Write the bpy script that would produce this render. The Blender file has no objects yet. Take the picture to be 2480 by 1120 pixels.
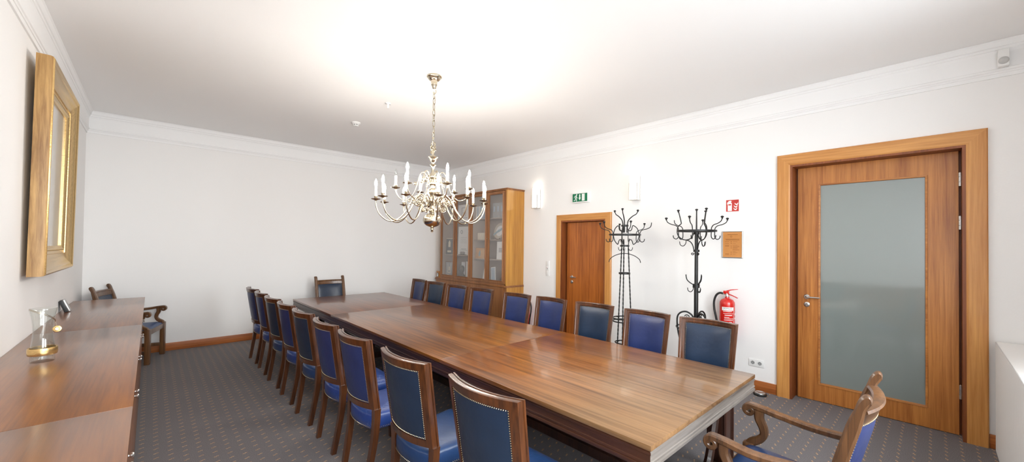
import bpy, bmesh, math, random
from math import sin, cos, pi, radians, sqrt
from mathutils import Vector, Matrix
random.seed(7)
scn = bpy.context.scene
COL = scn.collection

# ------------------------------------------------------------------ room numbers (metres)
XL, XR, YB, YS, ZC = -0.676, 5.203, 7.82, -0.75, 3.41
EYE = 1.65

# ------------------------------------------------------------------ materials
def lin(r, g, b):
    f = lambda c: c / 12.92 if c <= 0.04045 else ((c + 0.055) / 1.055) ** 2.4
    return (f(r / 255), f(g / 255), f(b / 255), 1)

def newmat(name):
    m = bpy.data.materials.new(name); m.use_nodes = True
    nt = m.node_tree; b = nt.nodes['Principled BSDF']
    return m, nt, b

def plain(name, col, rough=0.5, metal=0.0, coat=0.0, bump=0.0, bscale=200.0, spec=0.5, var=0.0):
    m, nt, b = newmat(name)
    b.inputs['Base Color'].default_value = col
    b.inputs['Roughness'].default_value = rough
    b.inputs['Metallic'].default_value = metal
    b.inputs['Coat Weight'].default_value = coat
    b.inputs['Coat Roughness'].default_value = 0.06
    b.inputs['Specular IOR Level'].default_value = spec
    if bump or var:
        tc = nt.nodes.new('ShaderNodeTexCoord')
        n = nt.nodes.new('ShaderNodeTexNoise'); n.inputs['Scale'].default_value = bscale
        n.inputs['Detail'].default_value = 4
        nt.links.new(tc.outputs['Object'], n.inputs['Vector'])
        if bump:
            bp = nt.nodes.new('ShaderNodeBump'); bp.inputs['Strength'].default_value = bump
            bp.inputs['Distance'].default_value = 0.01
            nt.links.new(n.outputs['Fac'], bp.inputs['Height'])
            nt.links.new(bp.outputs['Normal'], b.inputs['Normal'])
        if var:
            mx = nt.nodes.new('ShaderNodeMix'); mx.data_type = 'RGBA'
            mx.inputs[6].default_value = [c * (1 - var) for c in col[:3]] + [1]
            mx.inputs[7].default_value = [min(1, c * (1 + var)) for c in col[:3]] + [1]
            nt.links.new(n.outputs['Fac'], mx.inputs[0])
            nt.links.new(mx.outputs[2], b.inputs['Base Color'])
    return m

def wood(name, dark, light, axis='Z', rough=0.35, coat=0.0, grain=55.0, patch=1.4, bump=0.04, coatr=0.08, stretch=0.035, band=0.55):
    """grain streaks running along one axis, broad patches, fine pores"""
    m, nt, b = newmat(name)
    N, L = nt.nodes, nt.links
    tc = N.new('ShaderNodeTexCoord')
    mp = N.new('ShaderNodeMapping')
    s = [1, 1, 1]; s['XYZ'.index(axis)] = stretch
    mp.inputs['Scale'].default_value = s
    L.new(tc.outputs['Object'], mp.inputs['Vector'])
    n1 = N.new('ShaderNodeTexNoise'); n1.inputs['Scale'].default_value = grain
    n1.inputs['Detail'].default_value = 7; n1.inputs['Roughness'].default_value = 0.62
    n1.inputs['Distortion'].default_value = 0.4
    L.new(mp.outputs[0], n1.inputs['Vector'])
    mp2 = N.new('ShaderNodeMapping')
    s2 = [1, 1, 1]; s2['XYZ'.index(axis)] = 0.12
    mp2.inputs['Scale'].default_value = s2
    L.new(tc.outputs['Object'], mp2.inputs['Vector'])
    n2 = N.new('ShaderNodeTexNoise'); n2.inputs['Scale'].default_value = patch * 5
    n2.inputs['Detail'].default_value = 3
    L.new(mp2.outputs[0], n2.inputs['Vector'])
    mxf = N.new('ShaderNodeMath'); mxf.operation = 'MULTIPLY_ADD'
    L.new(n1.outputs['Fac'], mxf.inputs[0]); mxf.inputs[1].default_value = band
    sub = N.new('ShaderNodeMath'); sub.operation = 'MULTIPLY'; sub.inputs[1].default_value = 1 - band
    L.new(n2.outputs['Fac'], sub.inputs[0]); L.new(sub.outputs[0], mxf.inputs[2])
    cr = N.new('ShaderNodeValToRGB')
    cr.color_ramp.elements[0].position = 0.36; cr.color_ramp.elements[0].color = dark
    cr.color_ramp.elements[1].position = 0.64; cr.color_ramp.elements[1].color = light
    L.new(mxf.outputs[0], cr.inputs[0])
    L.new(cr.outputs[0], b.inputs['Base Color'])
    b.inputs['Roughness'].default_value = rough
    b.inputs['Coat Weight'].default_value = coat
    b.inputs['Coat Roughness'].default_value = coatr
    bp = N.new('ShaderNodeBump'); bp.inputs['Strength'].default_value = bump
    bp.inputs['Distance'].default_value = 0.004
    L.new(n1.outputs['Fac'], bp.inputs['Height']); L.new(bp.outputs[0], b.inputs['Normal'])
    return m

def leather(name, col, crack=0.0):
    m, nt, b = newmat(name)
    N, L = nt.nodes, nt.links
    tc = N.new('ShaderNodeTexCoord')
    n = N.new('ShaderNodeTexNoise'); n.inputs['Scale'].default_value = 9; n.inputs['Detail'].default_value = 5
    L.new(tc.outputs['Object'], n.inputs['Vector'])
    mx = N.new('ShaderNodeMix'); mx.data_type = 'RGBA'
    mx.inputs[6].default_value = [c * 0.75 for c in col[:3]] + [1]
    mx.inputs[7].default_value = [c * 1.25 for c in col[:3]] + [1]
    L.new(n.outputs['Fac'], mx.inputs[0])
    last = mx.outputs[2]
    v = N.new('ShaderNodeTexVoronoi'); v.feature = 'DISTANCE_TO_EDGE'; v.inputs['Scale'].default_value = 26
    L.new(tc.outputs['Object'], v.inputs['Vector'])
    if crack:
        cr = N.new('ShaderNodeValToRGB')
        cr.color_ramp.elements[0].position = 0.0; cr.color_ramp.elements[0].color = (1, 1, 1, 1)
        cr.color_ramp.elements[1].position = 0.035; cr.color_ramp.elements[1].color = (0, 0, 0, 1)
        L.new(v.outputs['Distance'], cr.inputs[0])
        n3 = N.new('ShaderNodeTexNoise'); n3.inputs['Scale'].default_value = 6
        L.new(tc.outputs['Object'], n3.inputs['Vector'])
        c3 = N.new('ShaderNodeValToRGB'); c3.color_ramp.elements[0].position = 0.5; c3.color_ramp.elements[1].position = 0.62
        L.new(n3.outputs['Fac'], c3.inputs[0])
        mu = N.new('ShaderNodeMath'); mu.operation = 'MULTIPLY'
        L.new(cr.outputs[0], mu.inputs[0]); L.new(c3.outputs[0], mu.inputs[1])
        mu2 = N.new('ShaderNodeMath'); mu2.operation = 'MULTIPLY'; mu2.inputs[1].default_value = crack
        L.new(mu.outputs[0], mu2.inputs[0])
        m2 = N.new('ShaderNodeMix'); m2.data_type = 'RGBA'
        L.new(mu2.outputs[0], m2.inputs[0]); L.new(last, m2.inputs[6])
        m2.inputs[7].default_value = (0.25, 0.4, 0.75, 1)
        last = m2.outputs[2]
    L.new(last, b.inputs['Base Color'])
    b.inputs['Roughness'].default_value = 0.36
    b.inputs['Specular IOR Level'].default_value = 0.55
    n4 = N.new('ShaderNodeTexNoise'); n4.inputs['Scale'].default_value = 14; n4.inputs['Detail'].default_value = 6
    L.new(tc.outputs['Object'], n4.inputs['Vector'])
    bp = N.new('ShaderNodeBump'); bp.inputs['Strength'].default_value = 0.22; bp.inputs['Distance'].default_value = 0.01
    L.new(n4.outputs['Fac'], bp.inputs['Height']); L.new(bp.outputs[0], b.inputs['Normal'])
    return m

def emit(name, col, strength):
    m, nt, b = newmat(name)
    b.inputs['Base Color'].default_value = col
    b.inputs['Emission Color'].default_value = col
    b.inputs['Emission Strength'].default_value = strength
    return m

def clear_glass(name, fac=0.08, tint=(1, 1, 1, 1), rough=0.0, edge=0.8):
    m = bpy.data.materials.new(name); m.use_nodes = True
    nt = m.node_tree; nt.nodes.clear()
    out = nt.nodes.new('ShaderNodeOutputMaterial'); mx = nt.nodes.new('ShaderNodeMixShader')
    t = nt.nodes.new('ShaderNodeBsdfTransparent'); t.inputs[0].default_value = tint
    g = nt.nodes.new('ShaderNodeBsdfGlossy'); g.inputs['Roughness'].default_value = rough
    fr = nt.nodes.new('ShaderNodeLayerWeight'); fr.inputs[0].default_value = 0.5
    pw = nt.nodes.new('ShaderNodeMath'); pw.operation = 'POWER'; pw.inputs[1].default_value = 5
    nt.links.new(fr.outputs['Facing'], pw.inputs[0])
    ad = nt.nodes.new('ShaderNodeMath'); ad.operation = 'MULTIPLY_ADD'; ad.inputs[1].default_value = edge; ad.inputs[2].default_value = fac; ad.use_clamp = True
    nt.links.new(pw.outputs[0], ad.inputs[0]); nt.links.new(ad.outputs[0], mx.inputs[0])
    nt.links.new(t.outputs[0], mx.inputs[1]); nt.links.new(g.outputs[0], mx.inputs[2])
    nt.links.new(mx.outputs[0], out.inputs[0])
    return m

def carpet_mat():
    m, nt, b = newmat('carpet_grey_with_tan_dashes')
    N, L = nt.nodes, nt.links
    tc = N.new('ShaderNodeTexCoord'); sep = N.new('ShaderNodeSeparateXYZ')
    L.new(tc.outputs['Object'], sep.inputs[0])
    def math_(op, a, bb=None, c=None):
        n = N.new('ShaderNodeMath'); n.operation = op
        for i, v in enumerate((a, bb, c)):
            if v is None: continue
            if isinstance(v, (int, float)): n.inputs[i].default_value = v
            else: L.new(v, n.inputs[i])
        return n.outputs[0]
    px, py = 0.085, 0.0885
    cx = math_('FRACT', math_('DIVIDE', math_('SUBTRACT', sep.outputs[0], 0.228 - px / 2 + 10 * px * -2), px))
    cy = math_('FRACT', math_('DIVIDE', math_('ADD', sep.outputs[1], 5 * py * 4 + 0.02), py))
    dx = math_('SUBTRACT', cx, 0.5); dy = math_('SUBTRACT', cy, 0.5)
    # two little strokes stepped against each other, like a woven Z
    a1 = math_('LESS_THAN', math_('ABSOLUTE', math_('ADD', dx, 0.09)), 0.10)
    b1 = math_('LESS_THAN', math_('ABSOLUTE', math_('ADD', dy, 0.045)), 0.055)
    a2 = math_('LESS_THAN', math_('ABSOLUTE', math_('SUBTRACT', dx, 0.09)), 0.10)
    b2 = math_('LESS_THAN', math_('ABSOLUTE', math_('SUBTRACT', dy, 0.045)), 0.055)
    mask = math_('MAXIMUM', math_('MULTIPLY', a1, b1), math_('MULTIPLY', a2, b2))
    n = N.new('ShaderNodeTexNoise'); n.inputs['Scale'].default_value = 260; n.inputs['Detail'].default_value = 2
    L.new(tc.outputs['Object'], n.inputs['Vector'])
    n5 = N.new('ShaderNodeTexNoise'); n5.inputs['Scale'].default_value = 90; n5.inputs['Detail'].default_value = 2
    L.new(tc.outputs['Object'], n5.inputs['Vector'])
    cr = N.new('ShaderNodeValToRGB')
    cr.color_ramp.elements[0].position = 0.3; cr.color_ramp.elements[0].color = (0.105, 0.095, 0.097, 1)
    cr.color_ramp.elements[1].position = 0.7; cr.color_ramp.elements[1].color = (0.265, 0.248, 0.25, 1)
    L.new(n.outputs['Fac'], cr.inputs[0])
    cr2 = N.new('ShaderNodeValToRGB')
    cr2.color_ramp.elements[0].position = 0.3; cr2.color_ramp.elements[0].color = (0.30, 0.18, 0.105, 1)
    cr2.color_ramp.elements[1].position = 0.7; cr2.color_ramp.elements[1].color = (0.62, 0.42, 0.26, 1)
    L.new(n5.outputs['Fac'], cr2.inputs[0])
    mx = N.new('ShaderNodeMix'); mx.data_type = 'RGBA'
    L.new(mask, mx.inputs[0]); L.new(cr.outputs[0], mx.inputs[6]); L.new(cr2.outputs[0], mx.inputs[7])
    L.new(mx.outputs[2], b.inputs['Base Color'])
    b.inputs['Roughness'].default_value = 0.95; b.inputs['Specular IOR Level'].default_value = 0.1
    bp = N.new('ShaderNodeBump'); bp.inputs['Strength'].default_value = 0.5; bp.inputs['Distance'].default_value = 0.004
    L.new(n.outputs['Fac'], bp.inputs['Height']); L.new(bp.outputs[0], b.inputs['Normal'])
    return m

M = {}
M['wall'] = plain('wall_paint_cream', (0.885, 0.875, 0.865, 1), 0.85, bump=0.05, bscale=90, spec=0.2)
M['ceil'] = plain('ceiling_paint_white', (0.945, 0.94, 0.935, 1), 0.9, bump=0.03, bscale=60, spec=0.2)
M['cornice'] = plain('cornice_paint_white', (0.90, 0.90, 0.90, 1), 0.7, spec=0.3)
M['carpet'] = carpet_mat()
M['base'] = wood('baseboard_wood', lin(138, 73, 28), lin(192, 114, 56), 'Y', 0.4)
M['basex'] = wood('baseboard_wood_cross', lin(138, 73, 28), lin(192, 114, 56), 'X', 0.4)
M['doorZ'] = wood('door_veneer', lin(150, 85, 33), lin(204, 136, 66), 'Z', 0.38, coat=0.15)
M['doorY'] = wood('door_veneer_cross', lin(156, 90, 36), lin(206, 140, 70), 'Y', 0.38, coat=0.15)
M['doorred'] = wood('small_door_veneer', lin(132, 66, 18), lin(192, 112, 44), 'Z', 0.38, coat=0.15, grain=40, band=0.7)
M['caseZ'] = wood('casing_veneer', lin(179, 116, 53), lin(215, 155, 85), 'Z', 0.4, coat=0.12)
M['caseY'] = wood('casing_veneer_cross', lin(179, 116, 53), lin(215, 155, 85), 'Y', 0.4, coat=0.12)
M['jamb'] = wood('jamb_veneer', lin(110, 56, 24), lin(150, 84, 40), 'Z', 0.45)
M['cab'] = wood('cabinet_front_walnut', lin(124, 78, 42), lin(164, 110, 66), 'Z', 0.4, coat=0.1)
M['cabside'] = wood('cabinet_side_veneer', lin(164, 108, 34), lin(204, 148, 64), 'Z', 0.32, coat=0.4, grain=30)
M['cabin'] = plain('cabinet_interior', lin(176, 158, 142), 0.6, var=0.08, bscale=6)
M['board'] = wood('sideboard_veneer', lin(86, 42, 5), lin(138, 80, 20), 'Y', 0.34, coat=0.6, coatr=0.2, grain=60, band=0.4)
M['boardf'] = wood('sideboard_front_veneer', lin(112, 64, 34), lin(150, 96, 58), 'Z', 0.35, coat=0.3)
M['tableA'] = wood('table_leaf_tan_end', lin(98, 51, 10), lin(166, 98, 33), 'Y', 0.28, coat=0.6, coatr=0.07, grain=34, band=0.6, stretch=0.03)
def tan_end(m, dark, light, y0, y1):
    # the colour of this leaf turns to a greyer tan towards its free end
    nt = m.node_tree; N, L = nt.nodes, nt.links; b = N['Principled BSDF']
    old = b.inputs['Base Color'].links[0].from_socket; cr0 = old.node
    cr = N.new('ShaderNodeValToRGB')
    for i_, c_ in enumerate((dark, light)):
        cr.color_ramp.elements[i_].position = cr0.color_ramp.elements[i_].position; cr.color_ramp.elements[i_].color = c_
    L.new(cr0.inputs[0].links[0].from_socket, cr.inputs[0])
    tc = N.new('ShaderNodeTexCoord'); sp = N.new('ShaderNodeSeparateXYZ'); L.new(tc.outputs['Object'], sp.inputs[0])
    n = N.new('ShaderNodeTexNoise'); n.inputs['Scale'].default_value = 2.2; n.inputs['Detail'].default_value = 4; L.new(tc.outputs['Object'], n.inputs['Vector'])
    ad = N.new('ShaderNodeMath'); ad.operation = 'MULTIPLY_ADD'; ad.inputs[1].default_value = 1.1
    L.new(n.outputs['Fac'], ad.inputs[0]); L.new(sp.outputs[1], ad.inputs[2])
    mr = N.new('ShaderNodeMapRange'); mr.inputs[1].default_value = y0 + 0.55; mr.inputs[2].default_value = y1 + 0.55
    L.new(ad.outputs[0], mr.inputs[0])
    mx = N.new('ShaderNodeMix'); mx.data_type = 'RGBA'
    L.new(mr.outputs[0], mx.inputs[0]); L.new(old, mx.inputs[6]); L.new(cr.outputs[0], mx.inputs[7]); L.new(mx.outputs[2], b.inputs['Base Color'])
tan_end(M['tableA'], lin(84, 58, 36), lin(144, 110, 76), -1.55, -2.75)
M['tableB'] = wood('table_leaf_red_brown', lin(82, 42, 6), lin(146, 88, 25), 'Y', 0.28, coat=0.6, coatr=0.07, grain=34, band=0.6, stretch=0.03)
M['tableC'] = wood('table_leaf_dark_brown', lin(78, 38, 14), lin(124, 70, 32), 'Y', 0.28, coat=0.6, coatr=0.07, grain=34, band=0.6, stretch=0.03)
M['apron'] = wood('table_apron_mahogany', lin(38, 18, 12), lin(80, 46, 28), 'Y', 0.42, coat=0.2, coatr=0.15)
M['aprone'] = wood('worn_apron_end_glare', lin(80, 72, 66), lin(136, 128, 121), 'X', 0.40, coat=0.4, coatr=0.25)  # silvery tone paints the window's glare onto the worn wood
M['tleg'] = wood('table_leg_mahogany', lin(30, 16, 12), lin(70, 38, 26), 'Z', 0.35, coat=0.4)
M['chair'] = wood('chair_mahogany', lin(42, 20, 10), lin(98, 55, 26), 'Z', 0.3, coat=0.45, coatr=0.15, grain=60)
M['armch'] = wood('armchair_walnut', lin(56, 34, 18), lin(120, 82, 50), 'Z', 0.35, coat=0.4, coatr=0.2, grain=70)
M['royal'] = leather('royal_blue_leather', (0.018, 0.031, 0.112, 1))
M['royalseat'] = leather('royal_blue_seat_leather', (0.017, 0.048, 0.21, 1), 0.7)
M['navy'] = leather('dark_blue_leather', (0.012, 0.026, 0.056, 1))
M['navyseat'] = leather('dark_blue_seat_leather', (0.014, 0.045, 0.135, 1), 0.15)
for k_ in ('tableA', 'tableB', 'tableC'):
    b_ = M[k_].node_tree.nodes['Principled BSDF']; b_.inputs['Specular IOR Level'].default_value = 0.32; b_.inputs['Coat Weight'].default_value *= 0.6
M['nail'] = plain('brass_nailheads', (0.50, 0.40, 0.25, 1), 0.30, 1.0)
M['brass'] = plain('polished_brass', (0.62, 0.555, 0.43, 1), 0.20, 1.0)
M['brassd'] = plain('aged_brass', (0.50, 0.43, 0.32, 1), 0.27, 1.0)
M['gold'] = plain('gilded_frame', (0.66, 0.45, 0.19, 1), 0.27, 0.9, bump=0.15, bscale=60, var=0.18)
M['golds'] = wood('gilded_frame_side', lin(126, 86, 38), lin(196, 154, 92), 'Z', 0.42, grain=45, band=0.62, bump=0.12, stretch=0.07)
M['steel'] = plain('brushed_steel', (0.62, 0.61, 0.59, 1), 0.3, 1.0)
M['iron'] = plain('black_wrought_iron', (0.012, 0.012, 0.012, 1), 0.42, 0.2, bump=0.1, bscale=120)
M['white'] = plain('white_plastic', (0.85, 0.85, 0.84, 1), 0.35)
M['whitep'] = plain('white_paper', (0.86, 0.85, 0.82, 1), 0.7)
M['rad'] = plain('radiator_white_enamel', (0.86, 0.85, 0.83, 1), 0.45)
M['black'] = plain('black_rubber', (0.015, 0.015, 0.015, 1), 0.45)
M['dark'] = plain('dark_socket', (0.10, 0.10, 0.10, 1), 0.5)
M['red'] = plain('red_enamel', (0.62, 0.015, 0.01, 1), 0.25, coat=0.6)
M['signred'] = plain('sign_red', lin(188, 30, 20), 0.4)
M['green'] = plain('sign_green', lin(10, 110, 72), 0.35)
M['signw'] = plain('sign_white', (0.85, 0.88, 0.85, 1), 0.4)
M['copper'] = plain('notice_amber_paper', lin(205, 138, 70), 0.35, coat=0.2, var=0.05, bscale=20)
M['ink'] = plain('notice_ink', lin(150, 92, 42), 0.6)
M['inkk'] = plain('grey_ink', (0.12, 0.12, 0.12, 1), 0.7)
M['frost'] = plain('frosted_glass', (0.215, 0.248, 0.24, 1), 0.35, coat=1.0, spec=0.5)
M['frost'].node_tree.nodes['Principled BSDF'].inputs['Coat IOR'].default_value = 1.75
M['picture'] = plain('pale_grey_canvas', (0.50, 0.47, 0.42, 1), 0.22, coat=0.5, var=0.1, bscale=3)
M['glass'] = clear_glass('cabinet_pane_glass', 0.14)
M['wglass'] = clear_glass('window_pane_glass', 0.02)
M['vglass'] = clear_glass('vase_clear_glass', 0.07, (0.955, 0.965, 0.955, 1), edge=0.95)
M['bulb'] = emit('lit_candle_bulb', (1.0, 0.945, 0.86, 1), 345.0)
M['candle'] = plain('white_candle_sleeve', (0.88, 0.86, 0.82, 1), 0.5)
M['shade'] = emit('sconce_glowing_glass', (1.0, 0.92, 0.80, 1), 1.5)
M['shadetop'] = emit('sconce_lamp_top', (1.0, 0.92, 0.80, 1), 14.0)
M['cream'] = plain('cream_book_cloth', (0.72, 0.64, 0.50, 1), 0.6)
M['bluep'] = plain('pale_blue_card', (0.42, 0.52, 0.62, 1), 0.6)
M['grey'] = plain('grey_binder', (0.36, 0.36, 0.36, 1), 0.6)
M['plywood'] = wood('light_wood_plaque', lin(190, 140, 86), lin(220, 176, 120), 'Y', 0.5)
M['plaqued'] = plain('dark_plaque', (0.10, 0.095, 0.09, 1), 0.5)
M['bronze'] = plain('dark_bronze', (0.09, 0.07, 0.05, 1), 0.4, 0.6)
M['plate'] = plain('plate_stoneware', (0.50, 0.43, 0.34, 1), 0.35, coat=0.3)
M['platew'] = plain('plate_white_glaze', (0.78, 0.78, 0.76, 1), 0.25, coat=0.4)
M['bird'] = plain('blue_grey_glaze', (0.22, 0.33, 0.40, 1), 0.4)
M['wbrown'] = wood('brown_wood', lin(90, 56, 30), lin(130, 86, 50), 'Z', 0.45)
M['wclock'] = wood('clock_oak', lin(170, 104, 40), lin(206, 142, 66), 'Z', 0.4)

# ------------------------------------------------------------------ mesh builder
class MB:
    def __init__(s): s.v = []; s.f = []; s.m = []
    def add(s, vs, fs, m=0):
        o = len(s.v); s.v += [tuple(v) for v in vs]
        s.f += [tuple(i + o for i in f) for f in fs]; s.m += [m] * len(fs); return s
    def box(s, x0, x1, y0, y1, z0, z1, bev=0.0, m=0, mat=None):
        bm = bmesh.new(); bmesh.ops.create_cube(bm, size=1)
        for v in bm.verts:
            v.co = Vector(((x0 + x1) / 2 + v.co.x * (x1 - x0), (y0 + y1) / 2 + v.co.y * (y1 - y0), (z0 + z1) / 2 + v.co.z * (z1 - z0)))
        if bev: bmesh.ops.bevel(bm, geom=list(bm.edges), offset=bev, segments=2, affect='EDGES', profile=0.6)
        bm.verts.index_update()
        vs = [(mat @ v.co if mat else v.co.copy()) for v in bm.verts]
        fs = [[v.index for v in f.verts] for f in bm.faces]; bm.free()
        return s.add(vs, fs, m)
    def tube(s, pts, r, seg=8, closed=False, m=0, tip=False):
        P = [Vector(p) for p in pts]; n = len(P)
        R = r if isinstance(r, (list, tuple)) else [r] * n
        T = []
        for i in range(n):
            a = P[(i - 1) % n] if (closed or i) else P[0]
            b = P[(i + 1) % n] if (closed or i < n - 1) else P[-1]
            T.append((b - a).normalized())
        up = Vector((0, 0, 1))
        if abs(T[0].dot(up)) > 0.9: up = Vector((1, 0, 0))
        u = T[0].cross(up).normalized(); vs = []; fs = []
        for i in range(n):
            u = (u - T[i] * u.dot(T[i])).normalized(); w = T[i].cross(u)
            for k in range(seg):
                a = 2 * pi * k / seg
                vs.append(P[i] + (u * cos(a) + w * sin(a)) * R[i])
        N = n if closed else n - 1
        for i in range(N):
            j = (i + 1) % n
            for k in range(seg):
                l = (k + 1) % seg
                fs.append((i * seg + k, i * seg + l, j * seg + l, j * seg + k))
        if not closed:
            fs.append(tuple(range(seg - 1, -1, -1))); fs.append(tuple((n - 1) * seg + k for k in range(seg)))
        return s.add(vs, fs, m)
    def lathe(s, prof, seg=24, c=(0, 0, 0), m=0, mat=None, close=False):
        vs = []; fs = []
        n = len(prof)
        for (r, z) in prof:
            for k in range(seg):
                a = 2 * pi * k / seg
                p = Vector((max(r, 1e-4) * cos(a), max(r, 1e-4) * sin(a), z))
                if mat: p = mat @ p
                vs.append(p + Vector(c))
        for i in range(n if close else n - 1):
            j = (i + 1) % n
            for k in range(seg):
                l = (k + 1) % seg
                fs.append((i * seg + k, i * seg + l, j * seg + l, j * seg + k))
        if not close:
            fs.append(tuple(range(seg - 1, -1, -1))); fs.append(tuple((n - 1) * seg + k for k in range(seg)))
        return s.add(vs, fs, m)
    def prism(s, poly, mapf, d0, d1, m=0):
        """polygon (u,v) extruded from depth d0 to d1 through mapf(u,v,d)"""
        n = len(poly)
        vs = [mapf(u, v, d0) for u, v in poly] + [mapf(u, v, d1) for u, v in poly]
        fs = [tuple(range(n - 1, -1, -1)), tuple(range(n, 2 * n))]
        fs += [(i, (i + 1) % n, n + (i + 1) % n, n + i) for i in range(n)]
        return s.add(vs, fs, m)
    def ring(s, path, prof, mapf, closed=True, m=0):
        """path: [(a,b,oa,ob)] in a plane with an outward direction; prof: [(outward, normal)] closed outline"""
        n, k = len(path), len(prof); vs = []; fs = []
        for (a, b, oa, ob) in path:
            for (o, d) in prof: vs.append(mapf(a + oa * o, b + ob * o, d))
        for i in range(n if closed else n - 1):
            j = (i + 1) % n
            for q in range(k):
                w = (q + 1) % k
                fs.append((i * k + q, j * k + q, j * k + w, i * k + w))
        if not closed:
            fs.append(tuple(range(k - 1, -1, -1))); fs.append(tuple((n - 1) * k + q for q in range(k)))
        return s.add(vs, fs, m)
    def grid(s, nu, nv, f, m=0, flip=False):
        vs = [f(i / nu, j / nv) for j in range(nv + 1) for i in range(nu + 1)]
        fs = []
        for j in range(nv):
            for i in range(nu):
                a = j * (nu + 1) + i
                q = (a, a + 1, a + nu + 2, a + nu + 1)
                fs.append(q[::-1] if flip else q)
        return s.add(vs, fs, m)
    def sweep(s, path, w, th, x, m=0):
        """rectangular bar following a (y,z) path, width w across x, thickness th (number or list)"""
        n = len(path); vs = []; fs = []
        th = th if isinstance(th, list) else [th] * n
        w = w if isinstance(w, list) else [w] * n
        ch = 0.22
        for i, (y, z) in enumerate(path):
            a = path[max(0, i - 1)]; b = path[min(n - 1, i + 1)]
            t = Vector((b[0] - a[0], b[1] - a[1])).normalized(); nn = Vector((-t.y, t.x))
            hw, ht = w[i] / 2, th[i] / 2; cw = min(hw, ht) * ch * 2
            for (sx, sn) in ((-hw + cw, -ht), (hw - cw, -ht), (hw, -ht + cw), (hw, ht - cw), (hw - cw, ht), (-hw + cw, ht), (-hw, ht - cw), (-hw, -ht + cw)):
                vs.append((x + sx, y + nn.x * sn, z + nn.y * sn))
        for i in range(n - 1):
            for k in range(8):
                l = (k + 1) % 8
                fs.append((i * 8 + k, i * 8 + l, (i + 1) * 8 + l, (i + 1) * 8 + k))
        fs.append(tuple(range(7, -1, -1))); fs.append(tuple((n - 1) * 8 + k for k in range(8)))
        return s.add(vs, fs, m)
    def nail(s, p, nrm, r=0.0037, m=0):
        nrm = Vector(nrm).normalized(); up = Vector((0, 0, 1)) if abs(nrm.z) < 0.9 else Vector((1, 0, 0))
        u = nrm.cross(up).normalized(); w = nrm.cross(u); p = Vector(p); vs = []
        for (rr, h) in ((1, 0), (0.7, 0.55)):
            for k in range(6):
                a = k * pi / 3; vs.append(p + (u * cos(a) + w * sin(a)) * r * rr + nrm * r * h)
        vs.append(p + nrm * r * 0.8)
        fs = [(k, (k + 1) % 6, 6 + (k + 1) % 6, 6 + k) for k in range(6)] + [(6 + k, 6 + (k + 1) % 6, 12) for k in range(6)]
        return s.add(vs, fs, m)
    def build(s, name, mats, parent=None, smooth=35, label=None):
        me = bpy.data.meshes.new(name)
        me.from_pydata(s.v, [], s.f)
        bm = bmesh.new(); bm.from_mesh(me); bmesh.ops.recalc_face_normals(bm, faces=bm.faces); bm.to_mesh(me); bm.free()
        mats = mats if isinstance(mats, (list, tuple)) else [mats]
        for mm in mats: me.materials.append(mm)
        if len(mats) > 1: me.polygons.foreach_set('material_index', s.m)
        if smooth:
            me.polygons.foreach_set('use_smooth', [True] * len(me.polygons))
            me.set_sharp_from_angle(angle=radians(smooth))
        me.update()
        o = bpy.data.objects.new(name, me); COL.objects.link(o)
        if parent: o.parent = parent
        if label: o['label'] = label
        return o

def rectpath(a0, a1, b0, b1, n=1):
    """closed rectangle (inner outline) with mitred outward directions, n pieces on the a-edges"""
    P = []
    for i in range(n + 1):
        a = a0 + (a1 - a0) * i / n; P.append((a, b0, -1 if i == 0 else (1 if i == n else 0), -1))
    for i in range(n + 1):
        a = a1 + (a0 - a1) * i / n; P.append((a, b1, 1 if i == 0 else (-1 if i == n else 0), 1))
    return P

def smooth_path(pts, sub=6):
    """Catmull-Rom through points"""
    P = [Vector(p) for p in pts]; out = []
    for i in range(len(P) - 1):
        p0 = P[max(0, i - 1)]; p1 = P[i]; p2 = P[i + 1]; p3 = P[min(len(P) - 1, i + 2)]
        for k in range(sub):
            t = k / sub
            out.append(0.5 * ((2 * p1) + (p2 - p0) * t + (2 * p0 - 5 * p1 + 4 * p2 - p3) * t * t + (3 * p1 - p0 - 3 * p2 + p3) * t ** 3))
    out.append(P[-1]); return out

def thing(name, label, cat, loc=(0, 0, 0), rz=0.0, group=None):
    o = bpy.data.objects.new(name, None); COL.objects.link(o)
    o.empty_display_size = 0.1
    o.location = loc; o.rotation_euler = (0, 0, rz)
    return tag(o, label, cat, group)
def tag(o, label, cat, group=None):
    o['label'] = label; o['category'] = cat
    if group: o['group'] = group
    return o
def struct(o): o['kind'] = 'structure'; return o
def copy_tree(o, parent=None):
    c = o.copy(); COL.objects.link(c)
    if parent: c.parent = parent
    for ch in list(o.children): copy_tree(ch, c)
    return c

def text_mesh(txt, size, mapf, name, mat, parent, align='CENTER'):
    cu = bpy.data.curves.new('t', 'FONT'); cu.body = txt; cu.size = size; cu.align_x = align; cu.extrude = 0
    to = bpy.data.objects.new('t', cu); COL.objects.link(to)
    dg = bpy.context.evaluated_depsgraph_get(); dg.update()
    me = to.evaluated_get(dg).to_mesh()
    vs = [v.co.copy() for v in me.vertices]; fs = [tuple(p.vertices) for p in me.polygons]
    to.evaluated_get(dg).to_mesh_clear()
    bpy.data.objects.remove(to); bpy.data.curves.remove(cu)
    b = MB(); b.add([mapf(v.x, v.y) for v in vs], fs)
    return b.build(name, mat, parent, smooth=0)

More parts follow.
